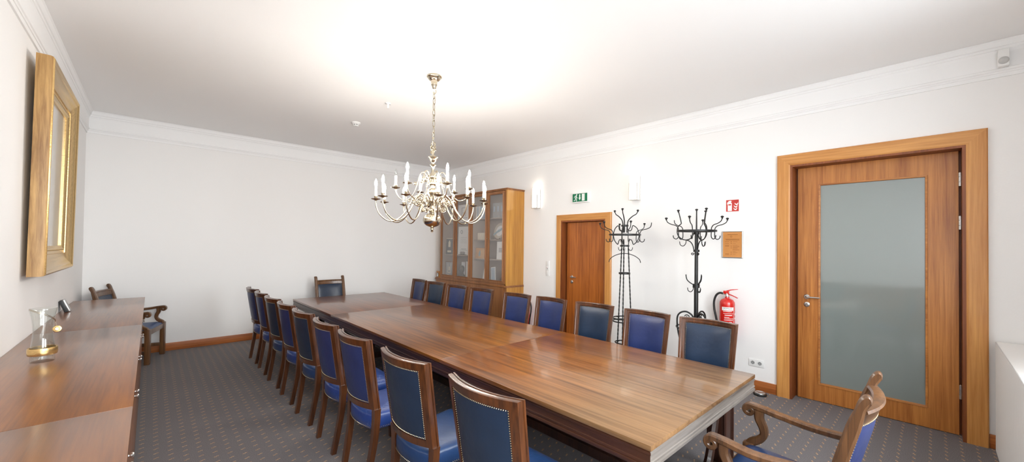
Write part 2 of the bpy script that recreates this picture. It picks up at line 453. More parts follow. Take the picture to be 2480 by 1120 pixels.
# ================================================================== ROOM SHELL
T = 0.15
b = MB(); b.box(XL - T, XR + T + 0.15, YS - 0.32, YB + T, -0.1, 0); struct(b.build('floor', M['carpet'], smooth=0))
b = MB(); b.box(XL - T, XR + T, YS - 0.32, YB + T, ZC, ZC + 0.1); struct(b.build('ceiling', M['ceil'], smooth=0))
b = MB(); b.box(XL - T, XL, YS - T, YB + T, 0, ZC); struct(b.build('wall_left', M['wall'], smooth=0))
b = MB(); b.box(XL, XR, YB, YB + T, 0, ZC); struct(b.build('wall_back', M['wall'], smooth=0))
# right wall with two door openings: big door Y -0.19..1.08, small door Y 3.47..4.36
DB0, DB1, DBZ = -0.188, 1.081, 2.572
DS0, DS1, DSZ = 3.472, 4.36, 2.075
b = MB()
X0, X1 = XR, XR + T
b.box(X0, X1, YS - T, DB0, 0, ZC); b.box(X0, X1, DB1, DS0, 0, ZC); b.box(X0, X1, DS1, YB + T, 0, ZC)
b.box(X0, X1, DB0, DB1, DBZ, ZC); b.box(X0, X1, DS0, DS1, DSZ, ZC)
struct(b.build('wall_right', M['wall'], smooth=0))
# window wall behind the camera
WIN = [(-0.45, 1.30), (1.75, 3.50)]; WZ0, WZ1 = 0.95, 3.08
b = MB(); y0, y1 = YS - 0.32, YS
xs = [XL] + [v for w in WIN for v in w] + [XR]
for i in range(0, len(xs), 2): b.box(xs[i], xs[i + 1], y0, y1, 0, ZC)
for (a, c) in WIN: b.box(a, c, y0, y1, 0, WZ0); b.box(a, c, y0, y1, WZ1, ZC)
struct(b.build('wall_window_side', M['wall'], smooth=0))
for i, (a, c) in enumerate(WIN):
    w = struct(thing('window_%d' % (i + 1), 'tall white framed window in the wall behind the camera, %s one' % ('left' if i else 'right'), 'window'))
    b = MB(); mp = lambda u, v, d: (u, YS - 0.20 + d, v)
    pr = [(0, -0.03), (0, 0.03), (-0.06, 0.03), (-0.06, -0.03)]
    b.ring(rectpath(a, c, WZ0, WZ1), pr, mp)
    mid = (a + c) / 2
    b.box(mid - 0.035, mid + 0.035, YS - 0.23, YS - 0.17, WZ0, WZ1)
    b.box(a, c, YS - 0.23, YS - 0.17, 2.42, 2.48)
    b.build('window_frame', M['white'], w, 0)
    b = MB(); b.box(a + 0.05, c - 0.05, YS - 0.203, YS - 0.197, WZ0 + 0.05, WZ1 - 0.05); b.build('pane', M['wglass'], w, 0)
    b = MB(); b.box(a - 0.03, c + 0.03, YS - 0.17, YS + 0.06, WZ0 - 0.03, WZ0, 0.006); b.build('window_sill', M['white'], w)

# cornice: tall moulded frieze on the four walls
cp = [(0, 0.0), (0, 0.012), (0.03, 0.014), (0.032, 0.02), (0.045, 0.022), (0.05, 0.030), (0.066, 0.033), (0.074, 0.024),
      (0.20, 0.026), (0.222, 0.030), (0.226, 0.036), (0.245, 0.038), (0.25, 0.046), (0.285, 0.056), (0.295, 0.064), (0.30, 0.064), (0.30, 0.0)]
ZK = ZC - 0.30
def cornice(name, pa, pb, inward):
    # profile swept between two corners; mitred ends
    b = MB(); pa = Vector(pa); pb = Vector(pb); d = (pb - pa).normalized(); nrm = Vector(inward); vs = []; fs = []; k = len(cp)
    for e, (p, sg) in enumerate(((pa, 1), (pb, -1))):
        for (z, o) in cp:
            q = p + nrm * o + d * (o * sg); vs.append((q.x, q.y, ZK + z - 0.001))
    fs = [(i, (i + 1) % k, k + (i + 1) % k, k + i) for i in range(k)] + [tuple(range(k)), tuple(range(2 * k - 1, k - 1, -1))]
    b.add(vs, fs); struct(b.build(name, M['cornice'], smooth=0))
cornice('trim_1', (XL, YS, 0), (XL, YB, 0), (1, 0, 0))
cornice('trim_2', (XL, YB, 0), (XR, YB, 0), (0, -1, 0))
cornice('trim_3', (XR, YB, 0), (XR, YS, 0), (-1, 0, 0))
cornice('trim_4', (XR, YS, 0), (XL, YS, 0), (0, 1, 0))

# baseboards
def bb(name, x0, x1, y0, y1, mat):
    b = MB(); b.box(x0, x1, y0, y1, 0, 0.115, 0.004); struct(b.build(name, mat))
bb('baseboard_back', XL, XR, YB - 0.018, YB, M['basex'])
bb('baseboard_left', XL, XL + 0.018, YS, YB - 0.018, M['base'])
bb('baseboard_right', XR - 0.018, XR, DB1 + 0.124, DS0 - 0.12, M['base'])
bb('baseboard_right_corner', XR - 0.018, XR, DS1 + 0.12, YB - 0.018, M['base'])
bb('baseboard_right_front', XR - 0.018, XR, YS, DB0 - 0.124, M['base'])

# ------------------------------------------------------------------ doors
def door(name, label, y0, y1, z1, cw, leafx, leaf_y0, leaf_y1, leaf_z1, pane, wmat, hy, handle_dir):
    d = struct(thing(name, label, 'door', (XR, (y0 + y1) / 2, 0)))
    O = Vector(d.location)
    def B(): return MB()
    def mk(b, nm, mat, par=d, sm=35, lab=None):
        b.v = [tuple(Vector(v) - O) for v in b.v]
        return b.build(nm, mat, par, sm, lab)
    # casing: stepped architrave, mitred; two uprights and a head
    pr = [(0.0, 0.0), (0.0, 0.030), (0.012, 0.034), (cw - 0.008, 0.034), (cw, 0.026), (cw, 0.0)]
    mp = lambda u, v, n: (XR - n, u, v)
    for (pa, pb, nm, mt) in (((y0, 0, -1, 0), (y0, z1, -1, 1), 'casing_upright', 'caseZ'), ((y1, 0, 1, 0), (y1, z1, 1, 1), 'casing_upright', 'caseZ'),
                         ((y0, z1, -1, 1), (y1, z1, 1, 1), 'casing_head', 'caseY')):
        b = B(); b.ring([pa, pb], pr, mp, closed=False); mk(b, nm, M[mt], sm=0)
    # jamb lining
    b = B()
    b.box(XR - 0.030, XR + T + 0.02, y0 - 0.001, y0 + 0.022, 0, z1 - 0.022); b.box(XR - 0.030, XR + T + 0.02, y1 - 0.022, y1 + 0.001, 0, z1 - 0.022)
    b.box(XR - 0.030, XR + T + 0.02, y0, y1, z1 - 0.022, z1 + 0.001)
    b.box(leafx + 0.044, leafx + 0.06, y0 + 0.02, y1 - 0.02, z1 - 0.10, z1 - 0.02)
    b.box(leafx + 0.044, leafx + 0.06, y0 + 0.02, leaf_y0 + 0.03, 0, z1 - 0.10); b.box(leafx + 0.044, leafx + 0.06, leaf_y1 - 0.03, y1 - 0.02, 0, z1 - 0.10)
    mk(b, 'jamb', M['jamb'], sm=0)
    # leaf
    lx0, lx1 = leafx, leafx + 0.042
    b = B()
    if pane:
        py0, py1, pz0, pz1 = pane
        b.box(lx0, lx1, leaf_y0, py0, 0.006, leaf_z1, m=0); b.box(lx0, lx1, py1, leaf_y1, 0.006, leaf_z1, m=0)
        b.box(lx0, lx1, py0, py1, 0.006, pz0, m=0); b.box(lx0, lx1, py0, py1, pz1, leaf_z1, m=0)
    else:
        b.box(lx0, lx1, leaf_y0, leaf_y1, 0.006, leaf_z1, 0.002)
    lf = mk(b, 'leaf', wmat, sm=0)
    if pane:
        b = B(); b.ring(rectpath(py0 + 0.014, py1 - 0.014, pz0 + 0.014, pz1 - 0.014),
               [(0, 0.012), (0.003, -0.006), (0.016, -0.008), (0.018, 0.0), (0.014, 0.03), (0, 0.03)], lambda u, v, n: (lx0 + n, u, v))
        mk(b, 'glazing_bead', M['doorY'], lf, 0)
        b = B(); b.box(lx0 + 0.016, lx0 + 0.026, py0 + 0.002, py1 - 0.002, pz0 + 0.002, pz1 - 0.002); mk(b, 'frosted_pane', M['frost'], lf, 0, 'grey frosted glass pane')
    # lever handle: rose, neck, lever, key escutcheon
    hz = 1.123
    R = Matrix.Rotation(-pi / 2, 4, 'Y')
    h = B(); h.lathe([(0.0, 0), (0.026, 0), (0.026, 0.006), (0.022, 0.009), (0.0, 0.009)], 24, (lx0, hy, hz), mat=R)
    h.tube([(lx0 - 0.005, hy, hz), (lx0 - 0.05, hy, hz), (lx0 - 0.058, hy + 0.008 * handle_dir, hz), (lx0 - 0.058, hy + 0.12 * handle_dir, hz)], 0.009, 10)
    mk(h, 'handle', M['steel'], lf)
    h = B(); h.lathe([(0.0, 0), (0.027, 0), (0.027, 0.006), (0.022, 0.009), (0.0, 0.009)], 24, (lx0, hy, hz - 0.085), mat=R)
    h.lathe([(0, 0.009), (0.009, 0.009), (0.009, 0.012), (0, 0.012)], 12, (lx0, hy, hz - 0.078), mat=R)
    h.box(lx0 - 0.0125, lx0 - 0.009, hy - 0.005, hy + 0.005, hz - 0.105, hz - 0.08)
    mk(h, 'keyhole_plate', M['steel'], lf)
    return d, mk, B
d, mk, B = door('door_1', 'large teak door with tall frosted glass pane', DB0, DB1, DBZ, 0.122, 5.322, -0.149, 1.036, 2.548,
     (0.045, 0.850, 0.190, 2.352), M['doorZ'], 0.955, -1)
for hz in (2.29, 1.90, 0.39):
    h = B(); yy = -0.158
    for (za, zb) in ((-0.06, -0.025), (-0.022, 0.022), (0.025, 0.06)): h.tube([(5.308, yy, hz + za), (5.308, yy, hz + zb)], 0.010, 10)
    h.tube([(5.308, yy, hz + 0.06), (5.308, yy, hz + 0.066)], [0.008, 0.004], 10)
    h.box(5.308, 5.33, yy - 0.02, yy, hz - 0.05, hz + 0.05)
    mk(h, 'hinge', M['steel'])
door('door_2', 'narrow brown wooden door between the display cabinet and the coat racks', DS0, DS1, DSZ, 0.105, 5.275, 3.515, 4.30, 2.05, None, M['doorred'], 4.19, -1)
# corridor closing off what lies beyond the doors
b = MB(); b.box(XR + T + 0.1, XR + T + 0.14, YS - T, YB + T, 0, ZC); struct(b.build('wall_corridor', M['wall'], smooth=0))

# ================================================================== CONFERENCE TABLE
TX0, TX1, TY0, TY1, TZ = 1.653, 3.146, 0.859, 6.843, 0.76
tb = thing('conference_table', 'long mahogany conference table with three glossy leaves', 'table', ((TX0 + TX1) / 2, (TY0 + TY1) / 2, 0))
def rel(b, o):
    O = Vector(o.location) if hasattr(o, 'location') else Vector(o)
    b.v = [tuple(Vector(v) - O) for v in b.v]; return b
for (ya, yb, mt) in ((TY0, 2.596, 'tableA'), (2.599, 5.088, 'tableB'), (5.091, TY1, 'tableC')):
    b = MB(); b.box(TX0, TX1, ya, yb, TZ - 0.026, TZ, 0.0025); rel(b, tb).build('table_leaf', M[mt], tb,
        label={'tableA': 'tan leaf nearest the glass door', 'tableB': 'reddish brown middle leaf', 'tableC': 'dark brown far leaf'}[mt])
b = MB()
ap = [(-0.03, 0.734), (-0.006, 0.734), (-0.006, 0.729), (-0.001, 0.727), (-0.001, 0.716), (-0.005, 0.713), (-0.005, 0.682), (-0.001, 0.680),
      (-0.001, 0.671), (-0.006, 0.668), (-0.006, 0.664), (0.0, 0.661), (0.0, 0.648), (-0.006, 0.640), (-0.03, 0.640)]
b.ring(rectpath(TX0, TX1, TY0, TY1), ap, lambda u, v, n: (u, v, n)); 
np_ = len(ap)
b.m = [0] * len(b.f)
# the rectangle's first edge (two end points) is the near end: worn, with window glare in its colour
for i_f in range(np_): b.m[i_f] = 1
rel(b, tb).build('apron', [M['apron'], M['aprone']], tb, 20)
b = MB(); b.box(TX0 + 0.028, TX1 - 0.028, TY0 + 0.028, TY1 - 0.028, 0.70, 0.734); rel(b, tb).build('underframe', M['tleg'], tb, 0)
for (ya, yb) in ((0.955, 1.06), (2.55, 2.655), (5.04, 5.145), (6.64, 6.745)):
    xin = 0.0 if ya < 1 or ya > 6 else 0.24
    for (xa, xb) in ((1.81 + xin, 1.955 + xin), (2.845 - xin, 2.99 - xin)):
        b = MB(); b.box(xa, xb, ya, yb, 0.0, 0.702, 0.006)
        # moulded edge beads on the post
        for xx in (xa, xb):
            for yy in (ya, yb): b.tube([(xx, yy, 0.08), (xx, yy, 0.69)], 0.010, 8)
        b.box(xa - 0.02, xb + 0.02, ya - 0.02, yb + 0.02, 0.0, 0.07, 0.008)
        rel(b, tb).build('leg', M['tleg'], tb)
    ym = (ya + yb) / 2
    b = MB(); b.box(1.955 + xin, 2.845 - xin, ym - 0.03, ym + 0.03, 0.12, 0.20, 0.008)
    # curved braces between foot beam and legs
    for sg, xx in ((1, 1.955 + xin), (-1, 2.845 - xin)):
        pts = smooth_path([(xx, ym, 0.60), (xx + sg * 0.06, ym, 0.42), (xx + sg * 0.13, ym, 0.26), (xx + sg * 0.20, ym, 0.2)], 5)
        b.tube(pts, 0.028, 8)
    rel(b, tb).build('brace', M['tleg'], tb)
b = MB(); b.box(2.36, 2.44, 1.0, 6.7, 0.125, 0.195, 0.008); rel(b, tb).build('stretcher', M['tleg'], tb)

# ================================================================== SIDE CHAIRS
# local frame: +Y is where the sitter looks, origin on the floor
def make_side_chair():
    r = thing('dining_chair', 'x', 'chair')
    SAG = 0.055
    def S(x, z, n=0.0):
        t = (z - 0.53) / 0.48
        k = 0.93 + 0.07 * max(0, min(1.1, t))
        xx = x * k
        y = -0.205 - 0.075 * t - SAG * (1 - (x / 0.24) ** 2) + SAG * 0.0
        return (xx, y + n, z)
    hw, zi0, zi1 = 0.196, 0.572, 0.968      # inner opening
    fo = 0.044
    prof = [(0, -0.018), (0.040, -0.020), (0.043, -0.014), (0.043, 0.004), (0.039, 0.007), (0.039, 0.010), (fo, 0.012), (fo, 0.021), (0.036, 0.024),
            (0.028, 0.021), (0.026, 0.017), (0.010, 0.017), (0.0, 0.014)]
    b = MB(); b.ring(rectpath(-hw, hw, zi0, zi1, 12), prof, lambda a, c, n: S(a, c, n)); bf = b.build('back_frame', M['chair'], r, 40)
    # front padded leather and flat rear leather
    def fr(u, v):
        x = -hw + 2 * hw * u; z = zi0 + (zi1 - zi0) * v
        e = (1 - abs(2 * u - 1) ** 5) * (1 - abs(2 * v - 1) ** 5)
        return S(x * 1.0, z, 0.006 + 0.030 * e)
    b = MB(); b.grid(16, 16, fr); b.build('backrest', M['royal'], r, 0 or 60, )
    def rr(u, v):
        x = -hw + 2 * hw * u; z = zi0 + (zi1 - zi0) * v
        e = (1 - abs(2 * u - 1) ** 8) * (1 - abs(2 * v - 1) ** 8)
        return S(x, z, -0.012 - 0.004 * e)
    b = MB(); b.grid(14, 8, rr, flip=True); b.build('back_panel', M['royal'], r, 60)
    # stiles run on as raked rear legs
    for sx in (-1, 1):
        b = MB()
        path = smooth_path([(-0.262, 0.0, 0), (-0.235, 0.16, 0), (-0.212, 0.32, 0), (-0.205, 0.45, 0), (-0.207, 0.535, 0)], 4)
        n = len(path)
        vs = []; fs = []
        for i, p in enumerate(path):
            t = i / (n - 1); w = 0.034 + 0.012 * t; dd = 0.034 + 0.010 * t; xc = sx * (0.178 + 0.031 * t)
            for (ax, ay) in ((-1, -1), (1, -1), (1, 1), (-1, 1)): vs.append((xc + ax * w / 2, p.x + ay * dd / 2, p.y))
        for i in range(n - 1):
            for k in range(4): fs.append((i * 4 + k, i * 4 + (k + 1) % 4, i * 4 + 4 + (k + 1) % 4, i * 4 + 4 + k))
        fs += [(3, 2, 1, 0), tuple((n - 1) * 4 + k for k in range(4))]
        b.add(vs, fs); b.build('leg', M['chair'], r, 30)
    for sx in (-1, 1):
        b = MB(); vs = []; fs = []
        for (z, w) in ((0, 0.030), (0.2, 0.038), (0.42, 0.046)):
            for (ax, ay) in ((-1, -1), (1, -1), (1, 1), (-1, 1)): vs.append((sx * 0.205 + ax * w / 2, 0.205 + ay * w / 2, z))
        for i in range(2):
            for k in range(4): fs.append((i * 4 + k, i * 4 + (k + 1) % 4, i * 4 + 4 + (k + 1) % 4, i * 4 + 4 + k))
        fs += [(3, 2, 1, 0), (8, 9, 10, 11)]
        b.add(vs, fs); b.build('leg', M['chair'], r, 30)
    # seat: domed upholstery over the rails
    def outline(t, grow=0.0):
        # trapezoid with rounded corners, t in 0..1
        c = [(-0.188, -0.215), (0.188, -0.215), (0.236, 0.245), (-0.236, 0.245)]
        pts = []
        for i in range(4):
            p0 = Vector(c[i - 1]); p1 = Vector(c[i]); p2 = Vector(c[(i + 1) % 4])
            a = p1 + (p0 - p1).normalized() * 0.03; d2 = p1 + (p2 - p1).normalized() * 0.03
            for k in range(5):
                s = k / 4; pts.append(a * (1 - s) ** 2 + p1 * 2 * s * (1 - s) + d2 * s * s)
        return pts
    oc = outline(0); cen = Vector((0, 0.015))
    lay = [(0.385, 0.975), (0.39, 1.0), (0.44, 1.008), (0.472, 1.0), (0.485, 0.97), (0.494, 0.90), (0.502, 0.72), (0.507, 0.4)]
    b = MB(); vs = []; fs = []; k = len(oc)
    # extra points along the straight rear edge so it can follow the curved back
    def yadj(x, y): return y - 0.035 * (1 - min(1, abs(x) / 0.19) ** 2) if y < -0.15 else y
    P = []
    for i in range(k):
        a = oc[i]; c2 = oc[(i + 1) % k]; P.append(a)
        if (c2 - a).length > 0.1:
            for q in range(1, 8): P.append(a + (c2 - a) * q / 8)
    k = len(P)
    for (z, s) in lay:
        for p in P:
            q = cen + (p - cen) * s; vs.append((q.x, yadj(q.x, q.y) if s > 0.9 else q.y, z))
    vs.append((cen.x, cen.y, 0.508))
    for i in range(len(lay) - 1):
        for j in range(k): fs.append((i * k + j, i * k + (j + 1) % k, (i + 1) * k + (j + 1) % k, (i + 1) * k + j))
    L0 = (len(lay) - 1) * k
    for j in range(k): fs.append((L0 + j, L0 + (j + 1) % k, len(vs) - 1))
    fs.append(tuple(range(k - 1, -1, -1)))
    b.add(vs, fs); st_ = b.build('seat', M['royalseat'], r, 60)
    # nailheads: rear of back, front of back, along the seat bottom
    b = MB(); i_ = 0.007
    def run(n0, nr):
        for a in range(36):
            x = -hw + i_ + (2 * hw - 2 * i_) * a / 35
            for z in (zi0 + i_, zi1 - i_): b.nail(S(x, z, n0), (0, nr, 0))
        for a in range(1, 35):
            z = zi0 + i_ + (zi1 - zi0 - 2 * i_) * a / 35
            for x in (-hw + i_, hw - i_): b.nail(S(x, z, n0), (0, nr, 0))
    run(-0.013, -1); run(0.010, 1)
    b.build('nail_trim', M['nail'], bf, 0); b = MB()
    for j in range(k):
        a = P[j]; c2 = P[(j + 1) % k]; L = (c2 - a).length; m_ = max(1, int(L / 0.0125))
        for q in range(m_):
            p = a + (c2 - a) * q / m_; o = (p - cen).normalized()
            b.nail((p.x * 1.004, yadj(p.x, p.y) * 1.004, 0.397), (o.x, o.y, 0))
    b.build('nail_trim', M['nail'], st_, 0)
    return r
chair0 = make_side_chair()
ORD = ['first', 'second', 'third', 'fourth', 'fifth', 'sixth', 'seventh', 'eighth', 'ninth']
def chair_at(x, y, rz, dark, label, group, first=[True]):
    if first[0]: c = chair0; first[0] = False
    else: c = copy_tree(chair0)
    c.location = (x, y, 0); c.rotation_euler = (0, 0, rz)
    c['label'] = label; c['group'] = group
    for ch in c.children:
        if ch.name.split('.')[0] in ('backrest', 'back_panel', 'seat'):
            seat = ch.name.startswith('seat')
            ch.material_slots[0].link = 'OBJECT'
            ch.material_slots[0].material = M[('navy' if dark else 'royal') + ('seat' if seat else '')]
    return c
LEFT = [(1.33, 6.43, 2, 0), (1.33, 5.83, 0, 0), (1.33, 5.23, 3, 1), (1.335, 4.63, 1.5, 0), (1.335, 4.02, 3, 1), (1.335, 3.37, 0.7, 0), (1.335, 2.77, 2, 0), (1.36, 2.09, 3.5, 1), (1.395, 1.40, 2.6, 1)]
RIGHT = [(3.285, 6.30, -2, 0), (3.265, 5.68, 5, 1), (3.25, 5.04, 4, 0), (3.27, 4.45, 4, 0), (3.275, 3.72, 2.5, 0), (3.32, 3.18, -1.5, 0), (3.35, 2.55, 3, 1), (3.335, 1.94, -1.5, 0), (3.325, 1.35, 0.5, 1)]
for i, (x, y, a, dk) in enumerate(LEFT):
    nm = ORD[i] if i < 8 else 'nearest'
    chair_at(x, y, radians(-90 + a), dk, '%s blue leather chair in the left row, %s' % ('dark navy' if dk else 'royal', (ORD[i] + ' from the back wall') if i < 8 else 'nearest the camera'), 'chairs along the left side of the table')
for i, (x, y, a, dk) in enumerate(RIGHT):
    chair_at(x, y, radians(90 + a), dk, '%s blue leather chair in the right row, %s' % ('dull grey' if dk else 'bright', (ORD[i] + ' from the cabinet end') if i < 8 else 'last before the glass door'), 'chairs along the right side of the table')

# ================================================================== ARMCHAIRS
def make_armchair():
    r = thing('armchair', 'x', 'armchair')
    W = M['armch']
    for sx in (-1, 1):
        # rear leg and back post in one, scrolled top
        b = MB()
        p2 = smooth_path([(-0.29, 0, 0), (-0.235, 0.22, 0), (-0.225, 0.42, 0), (-0.258, 0.66, 0), (-0.318, 0.90, 0), (-0.335, 0.962, 0), (-0.341, 0.985, 0), (-0.350, 1.008, 0), (-0.362, 1.028, 0), (-0.374, 1.034, 0)], 4)
        n = len(p2); th = [0.050 - 0.014 * max(0, min(1, (p.y - 0.91) / 0.07)) + 0.004 * max(0, min(1, (p.y - 0.99) / 0.02)) for p in p2]; th[-3:] = [0.036, 0.028, 0.016]
        b.sweep([(p.x, p.y) for p in p2], 0.048, th, sx * 0.232)
        b.build('back_post', W, r)
        b = MB(); b.box(sx * 0.285 - 0.029, sx * 0.285 + 0.029, 0.19, 0.248, 0, 0.47, 0.008); b.build('leg', W, r)
        # arm with scrolled end
        b = MB(); path = [(-0.262, 0.678), (-0.16, 0.668), (-0.05, 0.664), (0.06, 0.670), (0.15, 0.684), (0.216, 0.690)]
        path = [(p.x, p.y) for p in smooth_path([(a, c, 0) for a, c in path], 4)]
        th = [0.032] * len(path)
        for k in range(1, 26):
            a = pi / 2 - k * (2.6 * pi / 25); rad = 0.029 - 0.019 * k / 25
            path.append((0.218 + rad * cos(a), 0.661 + rad * sin(a))); th.append(0.032 - 0.019 * k / 25)
        # arm bows outward from post to front
        b.sweep(path, 0.05, th, 0.0)
        b.v = [(v[0] + sx * (0.238 + 0.062 * max(0, min(1, (v[1] + 0.26) / 0.30))), v[1], v[2]) for v in b.v]
        b.build('arm', W, r, 40)
        b = MB(); sp = smooth_path([(0.165, 0.672, 0), (0.166, 0.625, 0), (0.145, 0.575, 0), (0.142, 0.535, 0), (0.166, 0.500, 0), (0.205, 0.472, 0), (0.222, 0.440, 0)], 5)
        b.sweep([(p.x, p.y) for p in sp], 0.042, [0.040 + 0.012 * abs(2 * i / (len(sp) - 1) - 1) for i in range(len(sp))], sx * 0.292)
        b.build('arm_support', W, r, 40)
        b = MB(); b.box(sx * 0.27 - 0.016, sx * 0.27 + 0.016, -0.245, 0.20, 0.13, 0.175, 0.004)
        b.build('stretcher', W, r)
    b = MB(); b.box(-0.27, 0.27, -0.045, -0.01, 0.135, 0.17, 0.004); b.build('stretcher', W, r)
    # seat rails
    b = MB()
    b.box(-0.30, 0.30, 0.20, 0.235, 0.385, 0.452, 0.005)
    for sx in (-1, 1):
        vs = []
        for z in (0.385, 0.452):
            vs += [(sx * 0.296, 0.215, z), (sx * 0.262, 0.215, z), (sx * 0.215, -0.22, z), (sx * 0.25, -0.22, z)]
        b.add(vs, [(0, 1, 2, 3), (7, 6, 5, 4), (0, 4, 5, 1), (1, 5, 6, 2), (2, 6, 7, 3), (3, 7, 4, 0)])
    b.box(-0.235, 0.235, -0.24, -0.205, 0.385, 0.452, 0.004)
    b.build('seat_rail', W, r, 20)
    # cushion
    def cu(u, v):
        y = -0.225 + 0.455 * v; hwid = 0.225 + 0.058 * v
        e = (1 - abs(2 * u - 1) ** 6) * (1 - abs(2 * v - 1) ** 6)
        return (hwid * (2 * u - 1), y, 0.450 + 0.040 * e ** 0.6)
    b = MB(); b.grid(20, 20, cu); b.box(-0.225, 0.225, -0.21, 0.215, 0.44, 0.452); b.build('seat', M['navyseat'], r, 60)
    # back: curved crest rail, lower rail, leather
    def post_y(z): return -0.258 - 0.25 * (z - 0.66)
    def S(x, z, n=0.0): return (x, post_y(z) - 0.042 * (1 - (x / 0.232) ** 2) + n, z)
    def rail(z0, z1, nm, bead):
        b = MB(); pr = [(z0, -0.014), (z0, 0.014), (z0 + 0.008, 0.018), (z1 - 0.03, 0.014), (z1 - 0.018, 0.016), (z1 - 0.010, 0.022), (z1, 0.018), (z1 + 0.002, 0.0), (z1, -0.02), (z1 - 0.012, -0.026), (z1 - 0.02, -0.018)] if bead else \
               [(z0, -0.016), (z0, 0.016), (z1, 0.016), (z1, -0.016)]
        vs = []; fs = []; k = len(pr); n = 16
        for i in range(n + 1):
            x = -0.222 + 0.444 * i / n
            for (z, d) in pr: vs.append(S(x, z, d))
        for i in range(n):
            for q in range(k): fs.append((i * k + q, (i + 1) * k + q, (i + 1) * k + (q + 1) % k, i * k + (q + 1) % k))
        fs += [tuple(range(k)), tuple(n * k + q for q in range(k))]
        b.add(vs, fs); b.build(nm, W, r, 40)
    rail(0.905, 0.978, 'crest_rail', True); rail(0.555, 0.60, 'lower_rail', False)
    def fr(sgn, base, bul):
        def f(u, v):
            x = -0.212 + 0.424 * u; z = 0.592 + 0.320 * v
            e = (1 - abs(2 * u - 1) ** 5) * (1 - abs(2 * v - 1) ** 5)
            return S(x, z, sgn * (base + bul * e))
        return f
    b = MB(); b.grid(16, 12, fr(1, 0.006, 0.028)); b.build('backrest', M['navy'], r, 60)
    b = MB(); b.grid(16, 12, fr(-1, 0.008, 0.010), flip=True); b.build('back_panel', M['royal'], r, 60)
    b = MB()
    for a in range(34):
        x = -0.205 + 0.41 * a / 33
        for z in (0.598, 0.906):
            b.nail(S(x, z, 0.012), (0, 1, 0)); b.nail(S(x, z, -0.014), (0, -1, 0))
    for a in range(1, 25):
        z = 0.598 + 0.308 * a / 25
        for x in (-0.205, 0.205):
            b.nail(S(x, z, 0.012), (0, 1, 0)); b.nail(S(x, z, -0.014), (0, -1, 0))
    b.build('nail_trim', M['nail'], r, 0)
    return r
arm0 = make_armchair()
def armchair(x, y, rz, label, c):
    c.location = (x, y, 0); c.rotation_euler = (0, 0, rz); c['label'] = label; c['group'] = 'carved wooden armchairs with blue leather'
armchair(2.415, 0.55, 0, 'wooden armchair with scrolled arms at the near end of the table', arm0)
armchair(2.395, 7.12, pi, 'wooden armchair at the far end of the table before the back wall', copy_tree(arm0))
armchair(-0.141, 7.426, radians(-106.2), 'wooden armchair in the back left corner behind the sideboard', copy_tree(arm0))

# ================================================================== SIDEBOARD
sb = thing('sideboard', 'long low brown sideboard with steel door knobs along the left wall', 'sideboard', (XL + 0.31, 3.9, 0))
SX1 = -0.062; SY0, SY1 = 0.10, 7.0
for (a, c) in ((SY0, 2.419), (2.422, 4.728), (4.731, SY1)):
    b = MB(); b.box(XL + 0.002, -0.046, a, c, 0.888, 0.912, 0.002); rel(b, sb).build('top_panel', M['board'], sb)
b = MB(); b.box(XL + 0.02, SX1 - 0.02, SY0 + 0.01, SY1 - 0.01, 0.07, 0.888); b.box(XL + 0.02, SX1 - 0.06, SY0 + 0.03, SY1 - 0.03, 0.0, 0.07)
rel(b, sb).build('carcass', M['boardf'], sb, 0)
pairs = [0.35 + 0.98 * k for k in range(7)]
for p in pairs:
    for sg in (-1, 1):
        ya, yb = sorted((p + sg * 0.002, p + sg * 0.488))
        if yb > SY1: yb = SY1 - 0.012
        ya = max(ya, SY0 + 0.012)
        b = MB(); b.box(SX1 - 0.02, SX1, ya, yb, 0.08, 0.884, 0.002); dr = rel(b, sb).build('door', M['boardf'], sb)
        b = MB(); b.lathe([(0.0, 0.0), (0.006, 0.0), (0.005, 0.010), (0.011, 0.014), (0.012, 0.020), (0.009, 0.025), (0.0, 0.026)], 14, (SX1, p + sg * 0.05, 0.72), mat=Matrix.Rotation(pi / 2, 4, 'Y'))
        rel(b, sb).build('knob', M['steel'], dr)

# vase with a gilded belt and a medallion on a cord
vs_ = thing('glass_vase', 'clear glass vase with gold belt on the sideboard', 'vase', (-0.47, 3.66, 0.912))
prof = [(0.0, 0.0), (0.049, 0.0), (0.051, 0.004), (0.050, 0.03), (0.051, 0.05), (0.052, 0.07), (0.048, 0.10), (0.043, 0.15), (0.0415, 0.186), (0.044, 0.23), (0.051, 0.28), (0.0585, 0.318), (0.0575, 0.321),
        (0.055, 0.318), (0.048, 0.28), (0.041, 0.23), (0.0385, 0.186), (0.040, 0.15), (0.045, 0.10), (0.048, 0.07), (0.046, 0.04), (0.040, 0.022), (0.0, 0.020)]
b = MB(); b.lathe(prof, 40); b.build('vessel', M['vglass'], vs_, 60)
b = MB(); b.lathe([(0.052, 0.045), (0.060, 0.043), (0.0625, 0.052), (0.0625, 0.078), (0.060, 0.086), (0.053, 0.084)], 40, close=True); b.build('belt', M['gold'], vs_, 40)
b = MB()
pts = []
for k in range(15):
    a = radians(-150 + 11 * k); t = k / 14; rr_ = 0.0595 - 0.012 * t
    pts.append((rr_ * cos(a), rr_ * sin(a), 0.322 - 0.085 * t ** 1.3))
b.tube(pts, 0.0014, 6); b.tube([(p[0], p[1], p[2] - 0.006) for p in pts], 0.0014, 6)
e = Vector(pts[-1]); b.tube([e, e + Vector((0.006, -0.002, -0.03))], 0.0014, 6); b.build('cord', M['brassd'], vs_)
b = MB(); cc = e + Vector((0.008, -0.004, -0.048)); b.lathe([(0, -0.004), (0.018, -0.004), (0.02, 0.0), (0.018, 0.004), (0.012, 0.003), (0.010, 0.006), (0, 0.007)], 20, cc, mat=Matrix.Rotation(radians(20), 4, 'Z') @ Matrix.Rotation(radians(80), 4, 'X'))
b.build('medallion', M['gold'], vs_)
